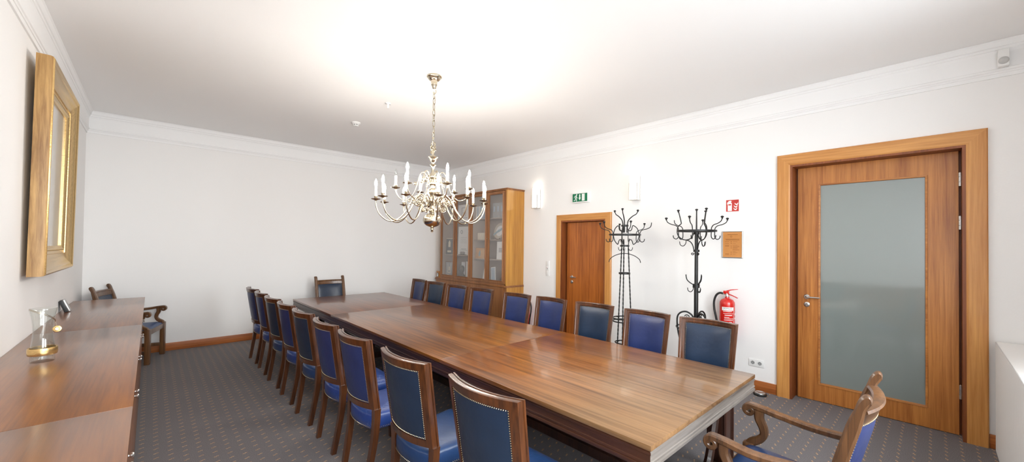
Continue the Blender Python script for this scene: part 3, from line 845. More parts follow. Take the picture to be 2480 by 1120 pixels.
# little leaning picture stand near the back of the sideboard
ps = thing('photo_frame', 'small silver edged black photo frame leaning on the sideboard by the wall', 'frame', (-0.615, 6.04, 0.912), radians(2))
RX = Matrix.Rotation(radians(-20), 4, 'Y')
b = MB(); b.box(-0.020, 0.010, -0.055, 0.055, 0.004, 0.125, 0.002, mat=RX); b.build('back', M['black'], ps)
b = MB(); b.box(0.010, 0.022, -0.057, 0.057, 0.003, 0.127, 0.002, mat=RX); b.build('front', M['steel'], ps, label='silver front')

# ================================================================== GILT FRAME ON THE LEFT WALL
gf = thing('gilt_picture_frame', 'large gilded picture frame with pale grey picture on the left wall', 'picture', (XL, 5.04, 2.185))
FY0, FY1, FZ0, FZ1 = 4.36, 5.72, 1.38, 2.99
def FM(u, v, n):     # n measured from the wall side of the frame towards the room; top leans out
    t = (v - FZ0) / (FZ1 - FZ0)
    return (0.030 + 0.016 * t + n, u - 5.04, v - 2.185)
w_ = 0.215
pin = rectpath(FY0 + w_, FY1 - w_, FZ0 + w_, FZ1 - w_)
prof = [(w_, 0.0), (w_, 0.070), (w_ - 0.004, 0.082), (w_ - 0.016, 0.090), (w_ - 0.03, 0.086), (w_ - 0.036, 0.078), (w_ - 0.05, 0.074), (w_ - 0.075, 0.058), (w_ - 0.10, 0.048), (w_ - 0.13, 0.045),
        (w_ - 0.148, 0.048), (w_ - 0.150, 0.040), (w_ - 0.165, 0.038), (w_ - 0.178, 0.044), (w_ - 0.186, 0.044), (w_ - 0.196, 0.036), (0.0, 0.030), (0.0, 0.0)]
b = MB(); b.ring(pin, prof, FM)
k_ = len(prof); b.m = [1 if i % k_ in (0, 1) else 0 for i in range(len(b.f))]
b.build('frame', [M['gold'], M['golds']], gf, 40)
# bead row round the sight edge
b = MB(); o_ = w_ - 0.180
a0, a1, c0, c1 = FY0 + w_ - o_, FY1 - w_ + o_, FZ0 + w_ - o_, FZ1 - w_ + o_
pts = []
n1 = 62; n2 = 84
for k in range(n1): pts += [(a0 + (a1 - a0) * k / n1, c0), (a0 + (a1 - a0) * k / n1, c1)]
for k in range(n2): pts += [(a0, c0 + (c1 - c0) * k / n2), (a1, c0 + (c1 - c0) * k / n2)]
for (u, v) in pts: b.nail(FM(u, v, 0.043), (1, 0, 0), 0.006)
b.build('bead_row', M['gold'], gf, 60)
b = MB(); b.grid(1, 1, lambda u, v: FM(FY0 + w_ - 0.004 + (FY1 - FY0 - 2 * w_ + 0.008) * u, FZ0 + w_ - 0.004 + (FZ1 - FZ0 - 2 * w_ + 0.008) * v, 0.020)); b.build('picture', M['picture'], gf, 0, 'pale grey picture')
b = MB(); b.box(0.0, 0.03, -0.03, 0.03, -0.70, -0.64); b.box(0.0, 0.046, -0.03, 0.03, 0.70, 0.74); b.build('hanger', M['black'], gf, 0)

# ================================================================== DISPLAY CABINET
cb = thing('display_cabinet', 'tall walnut display cabinet with four glazed doors in the back right corner', 'cabinet', (4.98, 6.5, 0))
def C(b, nm, mat, par=cb, sm=0, lab=None): return rel(b, cb).build(nm, mat, par, sm, lab)
CX = 4.762; CY0, CY1, CL1 = 5.288, 7.515, 7.70
b = MB(); b.box(CX + 0.012, XR - 0.004, CY0 + 0.012, CL1 - 0.012, 0.06, 0.868); b.box(CX + 0.05, XR - 0.01, CY0 + 0.03, CL1 - 0.03, 0, 0.06); C(b, 'lower_carcass', M['cab'])
b = MB(); b.box(CX + 0.010, XR - 0.003, CY0, CY0 + 0.0125, 0.06, 0.868); C(b, 'lower_side', M['cabside'])
b = MB(); b.box(CX - 0.012, XR - 0.004, CY0 - 0.012, CL1 + 0.01, 0.868, 0.88, 0.003); b.box(CX - 0.006, XR - 0.004, CY0 - 0.006, CL1, 0.88, 0.903, 0.003); C(b, 'worktop', M['cab'], sm=35)
ys = [CY0 + 0.09, 5.84, 6.375, 6.91, 7.44]
for k in range(4):
    b = MB(); b.box(CX - 0.006, CX + 0.012, ys[k] + 0.0015, ys[k + 1] - 0.0015, 0.075, 0.862, 0.0015); C(b, 'lower_door', M['cab'])
# upper case
UZ0, UZ1 = 0.903, 2.70
b = MB(); b.box(CX, XR - 0.004, CY0 + 0.006, CY0 + 0.030, UZ0, UZ1 - 0.03); C(b, 'side_panel', M['cabside'], lab='golden veneered side panel')
b = MB(); b.box(CX, XR - 0.004, CY1 - 0.024, CY1, UZ0, UZ1 - 0.03); C(b, 'side_panel', M['cabside'])
b = MB(); b.box(XR - 0.02, XR - 0.004, CY0 + 0.03, CY1 - 0.024, UZ0, UZ1 - 0.03)
b.box(CX + 0.03, XR - 0.02, CY1 - 0.028, CY1 - 0.024, UZ0 + 0.03, UZ1 - 0.04)
b.box(CX + 0.04, XR - 0.02, 6.38, 6.40, UZ0, UZ1 - 0.03); C(b, 'back_panel', M['cabin'])
b = MB(); b.box(CX - 0.016, XR - 0.004, CY0 - 0.010, CY1 + 0.012, UZ1 - 0.014, UZ1, 0.003); b.box(CX - 0.004, XR - 0.004, CY0 - 0.001, CY1 + 0.004, UZ1 - 0.034, UZ1 - 0.014, 0.003); C(b, 'cornice_top', M['cab'], sm=35)
b = MB(); b.box(CX, XR - 0.02, CY0 + 0.03, CY1 - 0.024, UZ0, UZ0 + 0.026); b.box(CX, CX + 0.02, CY0 + 0.03, 5.345, UZ0, UZ1 - 0.03); C(b, 'plinth', M['cab'])
dy = [5.345, 5.852, 6.393, 6.935, 7.497]
DZ0, DZ1 = 0.932, 2.655
for k in range(4):
    a, c = dy[k] + 0.0015, dy[k + 1] - 0.0015; st = 0.055
    b = MB(); b.ring(rectpath(a + st, c - st, DZ0 + st, DZ1 - st), [(0, -0.020), (0.004, -0.022), (0.012, -0.016), (0.014, -0.012), (st, -0.012), (st, 0.010), (0, 0.010)], lambda u, v, n: (CX + n, u, v))
    dr = C(b, 'glass_door', M['cab'])
    b = MB(); b.box(CX - 0.004, CX, a + st - 0.006, c - st + 0.006, DZ0 + st - 0.006, DZ1 - st + 0.006); C(b, 'pane', M['glass'], dr)
    if k in (0, 2):
        yk = c - 0.022
        b = MB(); b.lathe([(0, 0), (0.008, 0), (0.008, 0.004), (0.004, 0.005), (0.004, 0.014), (0.007, 0.016), (0.007, 0.02), (0, 0.021)], 12, (CX - 0.012, yk, 1.77), mat=Matrix.Rotation(-pi / 2, 4, 'Y'))
        C(b, 'key', M['brassd'], dr, 35)
def shelf(y0, y1, z):
    b = MB(); b.box(4.84, XR - 0.02, y0, y1, z - 0.018, z, 0.002); C(b, 'shelf', M['cabin'])
A0, A1, B0, B1 = CY0 + 0.03, 6.379, 6.401, CY1 - 0.028
for z in (1.372, 1.753, 2.172): shelf(A0, A1, z)
for z in (1.429, 2.135): shelf(B0, B1, z)

# contents
def panel(name, label, cat, y0, y1, z0, z1, x, mat, th=0.012, lean=0.0, grp=None, roll=0.0):
    o = thing(name, label, cat, (x, (y0 + y1) / 2, z0 + 0.001), 0, grp)
    w, h = (y1 - y0) / 2, z1 - z0 - 0.001
    R = Matrix.Rotation(radians(lean), 4, 'Y') @ Matrix.Rotation(radians(roll), 4, 'X')
    return o, w, h, R
FL = 0.929
def sheet(name, label, cat, y0, y1, z0, z1, x, mat, edge, lean=2, marks=(), markmat='inkk', borders=0.0, bmat='whitep'):
    o, w, h, R = panel(name, label, cat, y0, y1, z0, z1, x, mat, lean=lean)
    b = MB(); b.box(0, 0.012, -w, w, 0, h, 0.001, mat=R); b.build('board', M[edge], o, 0)
    b = MB(); b.box(-0.0015, 0.0, -w + borders, w - borders, borders, h - borders, mat=R); b.build('sheet', M[mat], o, 0)
    if marks:
        b = MB()
        for (ya, yb, za, zb) in marks: b.box(-0.003, -0.0014, w - yb * 2 * w, w - ya * 2 * w, za * h, zb * h, mat=R)
        b.build('print', M[markmat], o, 0)
    return o
lines = lambda y0, y1, z0, z1, n, f=0.45: [(y0, y1 - (0.12 * (y1 - y0) if i % 3 == 2 else 0), z0 + (z1 - z0) * i / n, z0 + (z1 - z0) * (i + f) / n) for i in range(n)]
# column nearest the back wall
sheet('award_plaque', 'dark award plaque with a pale crest on the middle cabinet shelf', 'plaque', 7.185, 7.43, 1.430, 1.785, 4.86, 'plaqued', 'plaqued', 2, [(0.34, 0.66, 0.45, 0.78), (0.42, 0.58, 0.78, 0.86), (0.2, 0.8, 0.12, 0.24), (0.0, 1.0, 0.96, 1.0)], 'cream')
sheet('framed_emblem', 'brown framed emblem standing at the bottom left of the cabinet', 'frame', 7.175, 7.465, FL, 1.275, 4.86, 'grey', 'wbrown', 2, [(0.35, 0.75, 0.25, 0.30), (0.35, 0.39, 0.25, 0.85), (0.71, 0.75, 0.25, 0.85), (0.48, 0.62, 0.42, 0.66)], 'cream', 0.02)
b = MB(); b.box(4.835, 4.85, 7.28, 7.345, FL, FL + 0.055, 0.001); tag(b.build('name_card', M['whitep'], smooth=0), 'small white card before the brown framed emblem', 'card')
# second column
o = sheet('framed_certificate', 'tall white certificate with a round seal on the middle cabinet shelf', 'certificate', 6.65, 7.06, 1.430, 2.04, 4.915, 'whitep', 'cream', 1.5,
      lines(0.25, 0.8, 0.42, 0.66, 4, 0.12) + [(0.3, 0.75, 0.19, 0.21), (0.2, 0.85, 0.155, 0.165)], 'grey', 0.006)
b = MB(); b.lathe([(0.028, 0.0), (0.040, 0.0), (0.040, 0.003), (0.028, 0.003)], 20, (-0.0015, 0.06, 0.49), mat=Matrix.Rotation(-pi / 2, 4, 'Y'), close=True); b.build('seal', M['grey'], o, 0)
sheet('portrait_sketch', 'pale portrait sketch sheet on the top left cabinet shelf', 'picture', 6.58, 7.0, 2.136, 2.50, 4.87, 'whitep', 'cream', 1.5, [(0.3, 0.34, 0.3, 0.8), (0.62, 0.66, 0.3, 0.8), (0.3, 0.66, 0.8, 0.83), (0.2, 0.8, 0.2, 0.23), (0.4, 0.56, 0.5, 0.53)], 'grey')
oo = thing('brass_ornament', 'small brass scrollwork ornament before the tall white certificate', 'ornament', (4.872, 6.82, 1.430))
b = MB(); b.box(-0.03, 0.03, -0.10, 0.10, 0, 0.012, 0.003); b.build('base', M['bronze'], oo)
b = MB()
for k in range(4):
    c0_ = -0.06 + 0.04 * k
    b.tube([(0, c0_ + 0.022 * cos(a_ * pi / 6), 0.040 + 0.024 * sin(a_ * pi / 6)) for a_ in range(12)], 0.005, 6, closed=True)
b.build('scrollwork', M['bronze'], oo)
pn = thing('white_pennant', 'narrow white pointed pennant at the right end of the middle cabinet shelf', 'pennant', (4.87, 6.615, 1.430))
b = MB(); b.prism([(-0.028, 0.0), (0.028, 0.0), (-0.012, 0.20)], lambda u, v, d: (d, u, v), 0, 0.006); b.build('cloth', M['whitep'], pn, 0)
bu = thing('bronze_bust', 'dark bust on the cabinet floor', 'bust', (4.90, 6.87, FL))
b = MB(); prof = [(0, 0), (0.085, 0), (0.088, 0.02), (0.080, 0.06), (0.062, 0.085), (0.036, 0.10), (0.033, 0.12), (0.046, 0.14), (0.058, 0.175), (0.060, 0.21), (0.052, 0.245), (0.032, 0.268), (0, 0.274)]
b.lathe(prof, 24)
b.v = [(v[0] * (0.62 if v[2] < 0.1 else 0.9), v[1] * (1.15 if v[2] < 0.1 else 0.85), v[2]) for v in b.v]
b.tube(smooth_path([(-0.050, 0, 0.215), (-0.062, 0, 0.19), (-0.066, 0, 0.178), (-0.052, 0, 0.172)], 3), [0.008] * 9 + [0.006], 6)
b.build('head', M['bronze'], bu, 60)
for (yy, zz, nm, lb) in ((6.955, 1.27, 'white_document', 'white document standing behind the dark bust, wider left sheet'), (6.79, 1.285, 'white_document', 'white document standing just right of the bust head'), (6.60, 1.18, 'white_document', 'low white document at the right of the bust compartment')):
    sheet(nm, lb, 'document', yy - 0.06, yy + 0.06, FL, zz, 4.985 if yy > 6.7 else 4.87, 'whitep', 'whitep', 1.5)
# third column (Y 5.85..6.38)
for k, (yy, mt, lb) in enumerate(((6.345, 'whitep', 'white folder standing leftmost on the top right shelf'), (6.30, 'bluep', 'pale blue folder beside the white one on the top right shelf'), (6.255, 'whitep', 'white folder right of the pale blue folder'), (6.21, 'bluep', 'pale blue folder last in the row by the cabinet mullion'))):
    f = thing('document_folder', lb, 'folder', (4.965, yy, 2.173), 0, 'folders on the top shelf')
    b = MB(); b.box(-0.10, 0.10, -0.02, 0.02, 0, 0.255 - 0.01 * (k % 2), 0.002); b.build('cover', M[mt], f)
for k in range(4):
    yy = 6.27 - k * 0.054
    f = thing('cream_book', 'cream clothbound book on the second cabinet shelf, %s of four' % ['leftmost', 'second from left', 'third from left', 'rightmost'][k], 'book', (4.945, yy, 1.754), 0, 'cream books on the second shelf')
    b = MB(); b.box(-0.08, 0.08, -0.0235, 0.0235, 0, 0.135, 0.003); b.build('cover', M['cream'], f)
    b = MB(); b.box(-0.078, 0.082, -0.019, 0.019, 0.004, 0.1355); b.build('pages', M['whitep'], f, 0)
o = thing('wooden_plaque', 'square light wooden plaque with a grey figure on the third cabinet shelf', 'plaque', (4.86, 6.225, 1.373))
R = Matrix.Rotation(radians(6), 4, 'Y')
b = MB(); b.box(0, 0.02, -0.145, 0.145, 0, 0.215, 0.003, mat=R); b.build('board', M['plywood'], o)
b = MB(); b.prism([(-0.02, 0.05), (0.025, 0.05), (0.03, 0.10), (0.012, 0.16), (-0.012, 0.165), (-0.028, 0.10)], lambda u, v, d: R @ Vector((d, u, v)), -0.004, 0); b.build('relief', M['bird'], o, 0)
def leaning(name, label, cat, yc, w, h, roll, mat, edge, x=4.87):
    o = thing(name, label, cat, (x, yc, FL + 0.002)); R = Matrix.Rotation(radians(5), 4, 'Y') @ Matrix.Rotation(radians(roll), 4, 'X')
    b = MB(); b.box(0, 0.010, -w / 2, w / 2, 0.0, h, 0.001, mat=R)
    mn = min(v[2] for v in b.v); b.v = [(v[0], v[1], v[2] - mn) for v in b.v]; b.build('board', M[edge], o, 0)
    b = MB(); b.box(-0.002, 0, -w / 2 + 0.015, w / 2 - 0.015, 0.015, h - 0.015, mat=R); b.v = [(v[0], v[1], v[2] - mn) for v in b.v]; b.build('sheet', M[mat], o, 0)
leaning('leaning_certificate', 'white framed sheet leaning askew at the bottom of the third compartment', 'certificate', 6.07, 0.13, 0.28, 8, 'whitep', 'cream')
# fourth column
for k in range(3):
    f = thing('grey_binder', 'grey ring binder on the top right shelf, %s of three' % ['left', 'middle', 'right'][k], 'binder', (4.97, 5.775 - 0.112 * k, 2.173), 0, 'grey binders on the top shelf')
    b = MB(); b.box(-0.11, 0.11, -0.048, 0.048, 0, 0.285, 0.004); b.build('cover', M['grey'], f)
    b = MB(); b.box(-0.1115, -0.11, -0.018, 0.018, 0.12, 0.22); b.build('spine_label', M['bluep'], f, 0)
pl = thing('decorative_plate', 'round stoneware plate with a blue bird figure on the second shelf', 'plate', (4.90, 5.64, 1.754))
RP = Matrix.Rotation(-pi / 2 + radians(14), 4, 'Y')
b = MB(); b.lathe([(0.0, -0.004), (0.10, -0.004), (0.155, 0.012), (0.158, 0.016), (0.154, 0.018), (0.105, 0.006), (0.0, 0.004)], 40, (0, 0, 0.165), mat=RP); b.build('rim', M['plate'], pl, 50)
b = MB(); b.lathe([(0.0, 0.004), (0.10, 0.005), (0.104, 0.009), (0.0, 0.0085)], 40, (0, 0, 0.165), mat=RP); b.build('centre', M['platew'], pl, 50, 'white glazed centre')
b = MB()
bird = [(-0.15, -0.10), (-0.11, -0.075), (-0.05, -0.035), (0.02, -0.01), (0.08, 0.03), (0.13, 0.06), (0.10, 0.075), (0.03, 0.045), (-0.04, 0.015), (-0.10, -0.03), (-0.15, -0.06)]
b.prism([(u, v) for u, v in bird], lambda u, v, d: RP @ Vector((v, -u, d)) + Vector((0, 0, 0.165)), 0.012, 0.02); b.build('bird_relief', M['bird'], pl, 0, 'blue grey bird relief')
b = MB(); b.tube([(-0.06, 0.05, 0.006), (0.03, 0.05, 0.006), (0.055, 0.05, 0.10)], 0.005, 6); b.tube([(-0.06, -0.05, 0.006), (0.03, -0.05, 0.006), (0.055, -0.05, 0.10)], 0.005, 6); b.tube([(-0.06, 0.05, 0.006), (-0.065, 0.05, 0.03)], 0.005, 6); b.tube([(-0.06, -0.05, 0.006), (-0.065, -0.05, 0.03)], 0.005, 6)
b.build('stand', M['wbrown'], pl)
sheet('printed_document', 'bright white document with grey print on the third shelf', 'document', 5.42, 5.70, 1.373, 1.715, 4.87, 'whitep', 'whitep', 2, lines(0.2, 0.62, 0.40, 0.66, 7, 0.6), 'grey')
leaning('tilted_card', 'pale card leaning askew on the cabinet floor beside the wooden bottle', 'card', 5.80, 0.13, 0.28, -9, 'bluep', 'whitep', 4.88)
bo = thing('wooden_bottle', 'brown wooden bottle on the cabinet floor beside the pale panel', 'bottle', (4.90, 5.55, FL))
b = MB(); b.lathe([(0, 0), (0.055, 0), (0.060, 0.02), (0.058, 0.06), (0.044, 0.095), (0.020, 0.115), (0.014, 0.15), (0.014, 0.21), (0.018, 0.215), (0.018, 0.235), (0, 0.236)], 20); b.build('body', M['wbrown'], bo, 50)
# mantel clock beside the upper case
ck = thing('mantel_clock', 'small oak mantel clock with arched dial left of the glazed case', 'clock', (4.80, 7.63, 0.903), radians(-12))
b = MB(); b.box(-0.02, 0.05, -0.085, 0.085, 0, 0.135, 0.004); b.build('case', M['wclock'], ck)
arch = [(0.055 * cos(pi * k / 14), 0.055 + 0.055 * sin(pi * k / 14)) for k in range(15)] + [(-0.055, 0.012), (0.055, 0.012)]
b = MB(); b.prism(arch, lambda u, v, d: (d, u, v), -0.026, -0.02); b.build('bezel', M['black'], ck, 0)
b = MB(); b.prism([(u * 0.72, 0.02 + (v - 0.012) * 0.78) for u, v in arch], lambda u, v, d: (d, u, v), -0.029, -0.026); b.build('dial', M['platew'], ck, 0)
b = MB(); b.box(-0.031, -0.029, -0.002, 0.002, 0.055, 0.09); b.box(-0.031, -0.029, -0.002, 0.025, 0.053, 0.057); b.build('hands', M['black'], ck, 0)

# ================================================================== CHANDELIER
K = 0.98
CC = Vector((2.145, 3.55, 0))
ch = thing('chandelier', 'brass two tier chandelier with candle bulbs hanging above the table', 'chandelier', (CC.x, CC.y, 1.77))
Z0 = 1.77
zz = lambda z: 1.65 + (z - 1.65) * K - Z0
# ceiling canopy
b = MB(); top = ZC - Z0
b.lathe([(0.0, top), (0.074, top), (0.078, top - 0.006), (0.078, top - 0.014), (0.066, top - 0.022), (0.062, top - 0.034), (0.050, top - 0.044), (0.034, top - 0.050), (0.030, top - 0.090), (0.032, top - 0.094), (0.026, top - 0.10), (0.020, top - 0.128), (0.0, top - 0.130)], 32)
hk = top - 0.128
b.tube(smooth_path([(0, 0, hk), (0.016, 0, hk - 0.012), (0.022, 0, hk - 0.032), (0.012, 0, hk - 0.052), (-0.006, 0, hk - 0.052), (-0.014, 0, hk - 0.042)], 4), 0.005, 8)
b.build('canopy', M['brass'], ch, 40)
# chain of oval links, and the tangle of slack chain above the stem
def link(b, c, h, w, rot, r=0.003, tilt=0.0):
    pts = []
    for k in range(16):
        a = 2 * pi * k / 16
        u = w * cos(a); v = h * (sin(a) if abs(sin(a)) < 0.6 else math.copysign(0.6 + (abs(sin(a)) - 0.6) * 1.0, sin(a)))
        p = Vector((u * cos(rot), u * sin(rot), v)); p = Matrix.Rotation(tilt, 3, 'X') @ p
        pts.append(p + Vector(c))
    b.tube(pts, r, 6, closed=True)
b = MB(); za, zb = hk - 0.045, zz(2.60); n = 11
for k in range(n):
    z = za + (zb - za) * (k + 0.5) / n
    link(b, (0.004 * sin(k * 1.3), 0.004 * cos(k * 0.9), z), abs(za - zb) / n * 0.64, 0.0125, (k % 2) * pi / 2 + 0.5)
b.tube([(0.012 * sin(i * 0.8), 0.012 * cos(i * 0.8), za + (zb - za) * i / 30) for i in range(31)], 0.0022, 5)
for k in range(26):
    z = zz(2.62) + 0.11 * random.random(); a = random.random() * 6.3
    link(b, (0.020 * cos(a), 0.020 * sin(a), z), 0.014, 0.008, random.random() * 3, 0.003, random.uniform(-0.9, 0.9))
b.build('chain', M['brassd'], ch, 60)
# turned stem with ball
pf = [(0.0, 2.60), (0.012, 2.60), (0.014, 2.585), (0.048, 2.582), (0.052, 2.574), (0.042, 2.568), (0.036, 2.545), (0.022, 2.525), (0.014, 2.518), (0.014, 2.505), (0.030, 2.500), (0.032, 2.492), (0.022, 2.482), (0.016, 2.455), (0.018, 2.42), (0.030, 2.39), (0.040, 2.372), (0.036, 2.352), (0.020, 2.340), (0.022, 2.315),
      (0.036, 2.31), (0.040, 2.295), (0.036, 2.28), (0.024, 2.272), (0.024, 2.245), (0.038, 2.235), (0.046, 2.21), (0.040, 2.185), (0.026, 2.172), (0.026, 2.14), (0.040, 2.13), (0.044, 2.11), (0.038, 2.09), (0.026, 2.08), (0.026, 2.03), (0.042, 2.02), (0.045, 2.008), (0.028, 1.995), (0.026, 1.98)]
for k in range(13):
    a = pi * (k + 0.9) / 14; pf.append((0.098 * sin(a), 1.905 + 0.075 * cos(a)))
pf += [(0.016, 1.826), (0.014, 1.82), (0.022, 1.812), (0.022, 1.806), (0.008, 1.80), (0.016, 1.792), (0.014, 1.786), (0.007, 1.782), (0.010, 1.776), (0.0, 1.772)]
b = MB(); b.lathe([(r * K, zz(z)) for r, z in pf], 32); b.build('stem', M['brass'], ch, 50)
def rad(a, pts): return [(p[0] * K * cos(a) - p[2] * K * sin(a) if len(p) > 2 else p[0] * K * cos(a), p[0] * K * sin(a) + (p[2] * K * cos(a) if len(p) > 2 else 0), zz(p[1])) for p in pts]
def curl(cx_, cz_, r0, r1, a0, turns, n=16):
    return [(cx_ + (r0 + (r1 - r0) * i / n) * cos(a0 + turns * 2 * pi * i / n), cz_ + (r0 + (r1 - r0) * i / n) * sin(a0 + turns * 2 * pi * i / n)) for i in range(n + 1)]
def candle(a, R, z, parent, lit=True):
    c = Vector((R * K * cos(a), R * K * sin(a), zz(z)))
    b = MB(); b.lathe([(0, -0.020), (0.006, -0.02), (0.008, -0.010), (0.020, -0.004), (0.044, 0.002), (0.047, 0.007), (0.040, 0.005), (0.012, 0.003), (0.013, 0.010), (0.017, 0.014), (0.013, 0.020), (0.0165, 0.026), (0.0165, 0.034), (0.0, 0.034)], 24, c); b.build('drip_pan', M['brassd'], parent, 40)
    b = MB(); b.lathe([(0, 0.034), (0.0125, 0.034), (0.0125, 0.125), (0.009, 0.130), (0, 0.130)], 14, c); b.build('candle_sleeve', M['candle'], parent, 40)
    b = MB(); b.lathe([(0, 0.130), (0.008, 0.131), (0.0125, 0.145), (0.014, 0.158), (0.012, 0.175), (0.007, 0.192), (0.003, 0.203), (0, 0.206)], 14, c)
    b.build('bulb', M['bulb'] if lit else M['vglass'], parent, 60, None if lit else 'unlit clear bulb')
for k in range(12):
    a = radians(243.9 + 30 * k)
    pts = smooth_path([(0.030, 2.06, 0), (0.085, 2.135, 0), (0.145, 2.165, 0), (0.205, 2.115, 0), (0.265, 2.00, 0), (0.350, 1.905, 0), (0.440, 1.885, 0), (0.525, 1.945, 0), (0.565, 2.03, 0), (0.570, 2.085, 0)], 5)
    b = MB(); b.tube(rad(a, [(p.x, p.y) for p in pts]), 0.0068, 8)
    b.tube(rad(a, curl(0.155, 2.085, 0.045, 0.010, 1.9, -1.3)), 0.0055, 6)
    b.tube(rad(a, curl(0.120, 2.02, 0.030, 0.008, 3.2, 1.2)), 0.005, 6)
    b.tube(rad(a, curl(0.235, 2.10, 0.022, 0.006, 4.2, -1.1)), 0.0045, 6)
    b.lathe([(0, -0.010), (0.010, -0.004), (0.011, 0.003), (0.0, 0.010)], 10, rad(a, [(0.232, 2.064)])[0])
    o = b.build('lower_arm', M['brass'], ch, 60); candle(a, 0.57, 2.10, o)
for k in range(6):
    a = radians(20 + 60 * k)
    pts = smooth_path([(0.026, 2.29, 0), (0.055, 2.37, 0), (0.095, 2.415, 0), (0.135, 2.385, 0), (0.165, 2.28, 0), (0.205, 2.175, 0), (0.275, 2.115, 0), (0.345, 2.135, 0), (0.382, 2.19, 0), (0.388, 2.225, 0)], 5)
    b = MB(); b.tube(rad(a, [(p.x, p.y) for p in pts]), 0.0060, 8)
    b.tube(rad(a, curl(0.105, 2.325, 0.035, 0.008, 1.9, -1.3)), 0.0048, 6)
    b.tube(rad(a, curl(0.185, 2.29, 0.022, 0.006, 4.0, -1.2)), 0.0042, 6)
    o = b.build('upper_arm', M['brass'], ch, 60); candle(a, 0.388, 2.24, o, lit=(k != 2))

# ================================================================== WROUGHT IRON COAT RACKS
def rad3(c, a, pts): return [(c[0] + p[0] * cos(a), c[1] + p[0] * sin(a), p[1]) for p in pts]
def knob(b, p, r=0.017):
    b.lathe([(0.0, -0.022), (0.008, -0.02), (0.008, -0.008), (r, 0.0), (r, 0.006), (r * 0.6, 0.013), (0, 0.015)], 12, p)
def hook_arm(b, a, rb, z, out, up, thick=0.0052, kn=True):
    p = smooth_path([(rb + 0.065, z - 0.055, 0), (rb + 0.058, z - 0.085, 0), (rb + 0.030, z - 0.098, 0), (rb + 0.006, z - 0.075, 0), (rb + 0.004, z - 0.02, 0), (rb + 0.008, z + 0.03, 0), (rb + 0.035, z + 0.062, 0), (rb + out * 0.62, z + 0.078, 0), (rb + out * 0.92, z + 0.105, 0), (rb + out, z + up, 0)], 4)
    q = rad3((0, 0), a, [(v.x, v.y) for v in p]); b.tube(q, thick, 7)
    if kn: knob(b, q[-1])
def jhook(b, a, r0, z, s=1.0):
    p = smooth_path([(r0, z, 0), (r0 + 0.004 * s, z - 0.035 * s, 0), (r0 + 0.025 * s, z - 0.058 * s, 0), (r0 + 0.05 * s, z - 0.048 * s, 0), (r0 + 0.058 * s, z - 0.015 * s, 0)], 4)
    b.tube(rad3((0, 0), a, [(v.x, v.y) for v in p]), 0.0046, 6)
IMG_R = radians(-59)         # how the first rack is turned on the floor
r1 = thing('coat_rack', 'wrought iron coat rack with three twisted bars by the narrow door', 'coat rack', (4.75, 2.87, 0), 0, 'wrought iron coat racks')
fa = [IMG_R + pi / 2 - radians(s) for s in (-50, -170, 70)]
for a in fa:
    b = MB(); n = 150; vs = []; fs = []
    for i in range(n + 1):
        t = i / n; z = 0.03 + 1.63 * t; r_ = 0.125 - 0.075 * t
        for k in range(4):
            tw = 46 * t + k * pi / 2
            vs.append((r_ * cos(a) + 0.0088 * cos(tw), r_ * sin(a) + 0.0088 * sin(tw), z))
    for i in range(n):
        for k in range(4): fs.append((i * 4 + k, i * 4 + (k + 1) % 4, i * 4 + 4 + (k + 1) % 4, i * 4 + 4 + k))
    b.add(vs, fs + [(3, 2, 1, 0), tuple(n * 4 + k for k in range(4))])
    b.tube(rad3((0, 0), a, [(p.x, p.y) for p in smooth_path([(0.125, 0.05, 0), (0.14, 0.02, 0), (0.19, 0.014, 0), (0.225, 0.03, 0), (0.235, 0.012, 0)], 4)]), 0.010, 7)
    b.build('leg', M['iron'], r1, 40)
    # quatrefoil scroll in the radial plane
    b = MB(); p = smooth_path([(0.035, 1.935, 0), (0.042, 1.885, 0), (0.068, 1.865, 0), (0.095, 1.885, 0), (0.105, 1.93, 0), (0.125, 1.937, 0), (0.175, 1.895, 0), (0.200, 1.815, 0), (0.180, 1.735, 0), (0.130, 1.683, 0), (0.115, 1.690, 0), (0.098, 1.735, 0), (0.075, 1.745, 0), (0.058, 1.72, 0), (0.050, 1.66, 0)], 4)
    b.tube(rad3((0, 0), a, [(v.x, v.y) for v in p]), 0.0060, 7); b.build('scroll', M['iron'], r1, 60)
    b = MB(); p = smooth_path([(0.030, 1.84, 0), (0.033, 1.94, 0), (0.050, 2.01, 0), (0.105, 2.065, 0), (0.160, 2.10, 0), (0.180, 2.145, 0)], 5)
    q = rad3((0, 0), a, [(v.x, v.y) for v in p]); b.tube(q, [0.009 - 0.0036 * i / (len(q) - 1) for i in range(len(q))], 7); knob(b, q[-1]); b.build('top_prong', M['iron'], r1, 60)
    b = MB(); jhook(b, a, 0.052, 1.655); b.build('hook', M['iron'], r1, 60)
for k in range(6):
    b = MB(); hook_arm(b, fa[0] + radians(22) + k * pi / 3, 0.20, 1.81, 0.155, 0.16, kn=(k != 3)); b.build('hook', M['iron'], r1, 60)
b = MB(); band = lambda b, r_, z, h, t=0.006, seg=40: b.lathe([(r_ - t, z - h), (r_ + t, z - h), (r_ + t, z + h), (r_ - t, z + h)], seg, close=True)
band(b, 0.205, 1.812, 0.009)
b.tube([(0.205 * cos(fa[0]), 0.205 * sin(fa[0]), 1.812), (0, 0, 1.812), (0.205 * cos(fa[1]), 0.205 * sin(fa[1]), 1.812)], 0.007, 6)
b.tube([(0, 0, 1.812), (0.205 * cos(fa[2]), 0.205 * sin(fa[2]), 1.812)], 0.007, 6)
b.build('band', M['iron'], r1, 40)
for (r_, z, h) in ((0.042, 1.935, 0.012), (0.055, 1.66, 0.012), (0.070, 1.285, 0.012)):
    b = MB(); band(b, r_, z, h, 0.006, 24); b.build('collar', M['iron'], r1, 40)
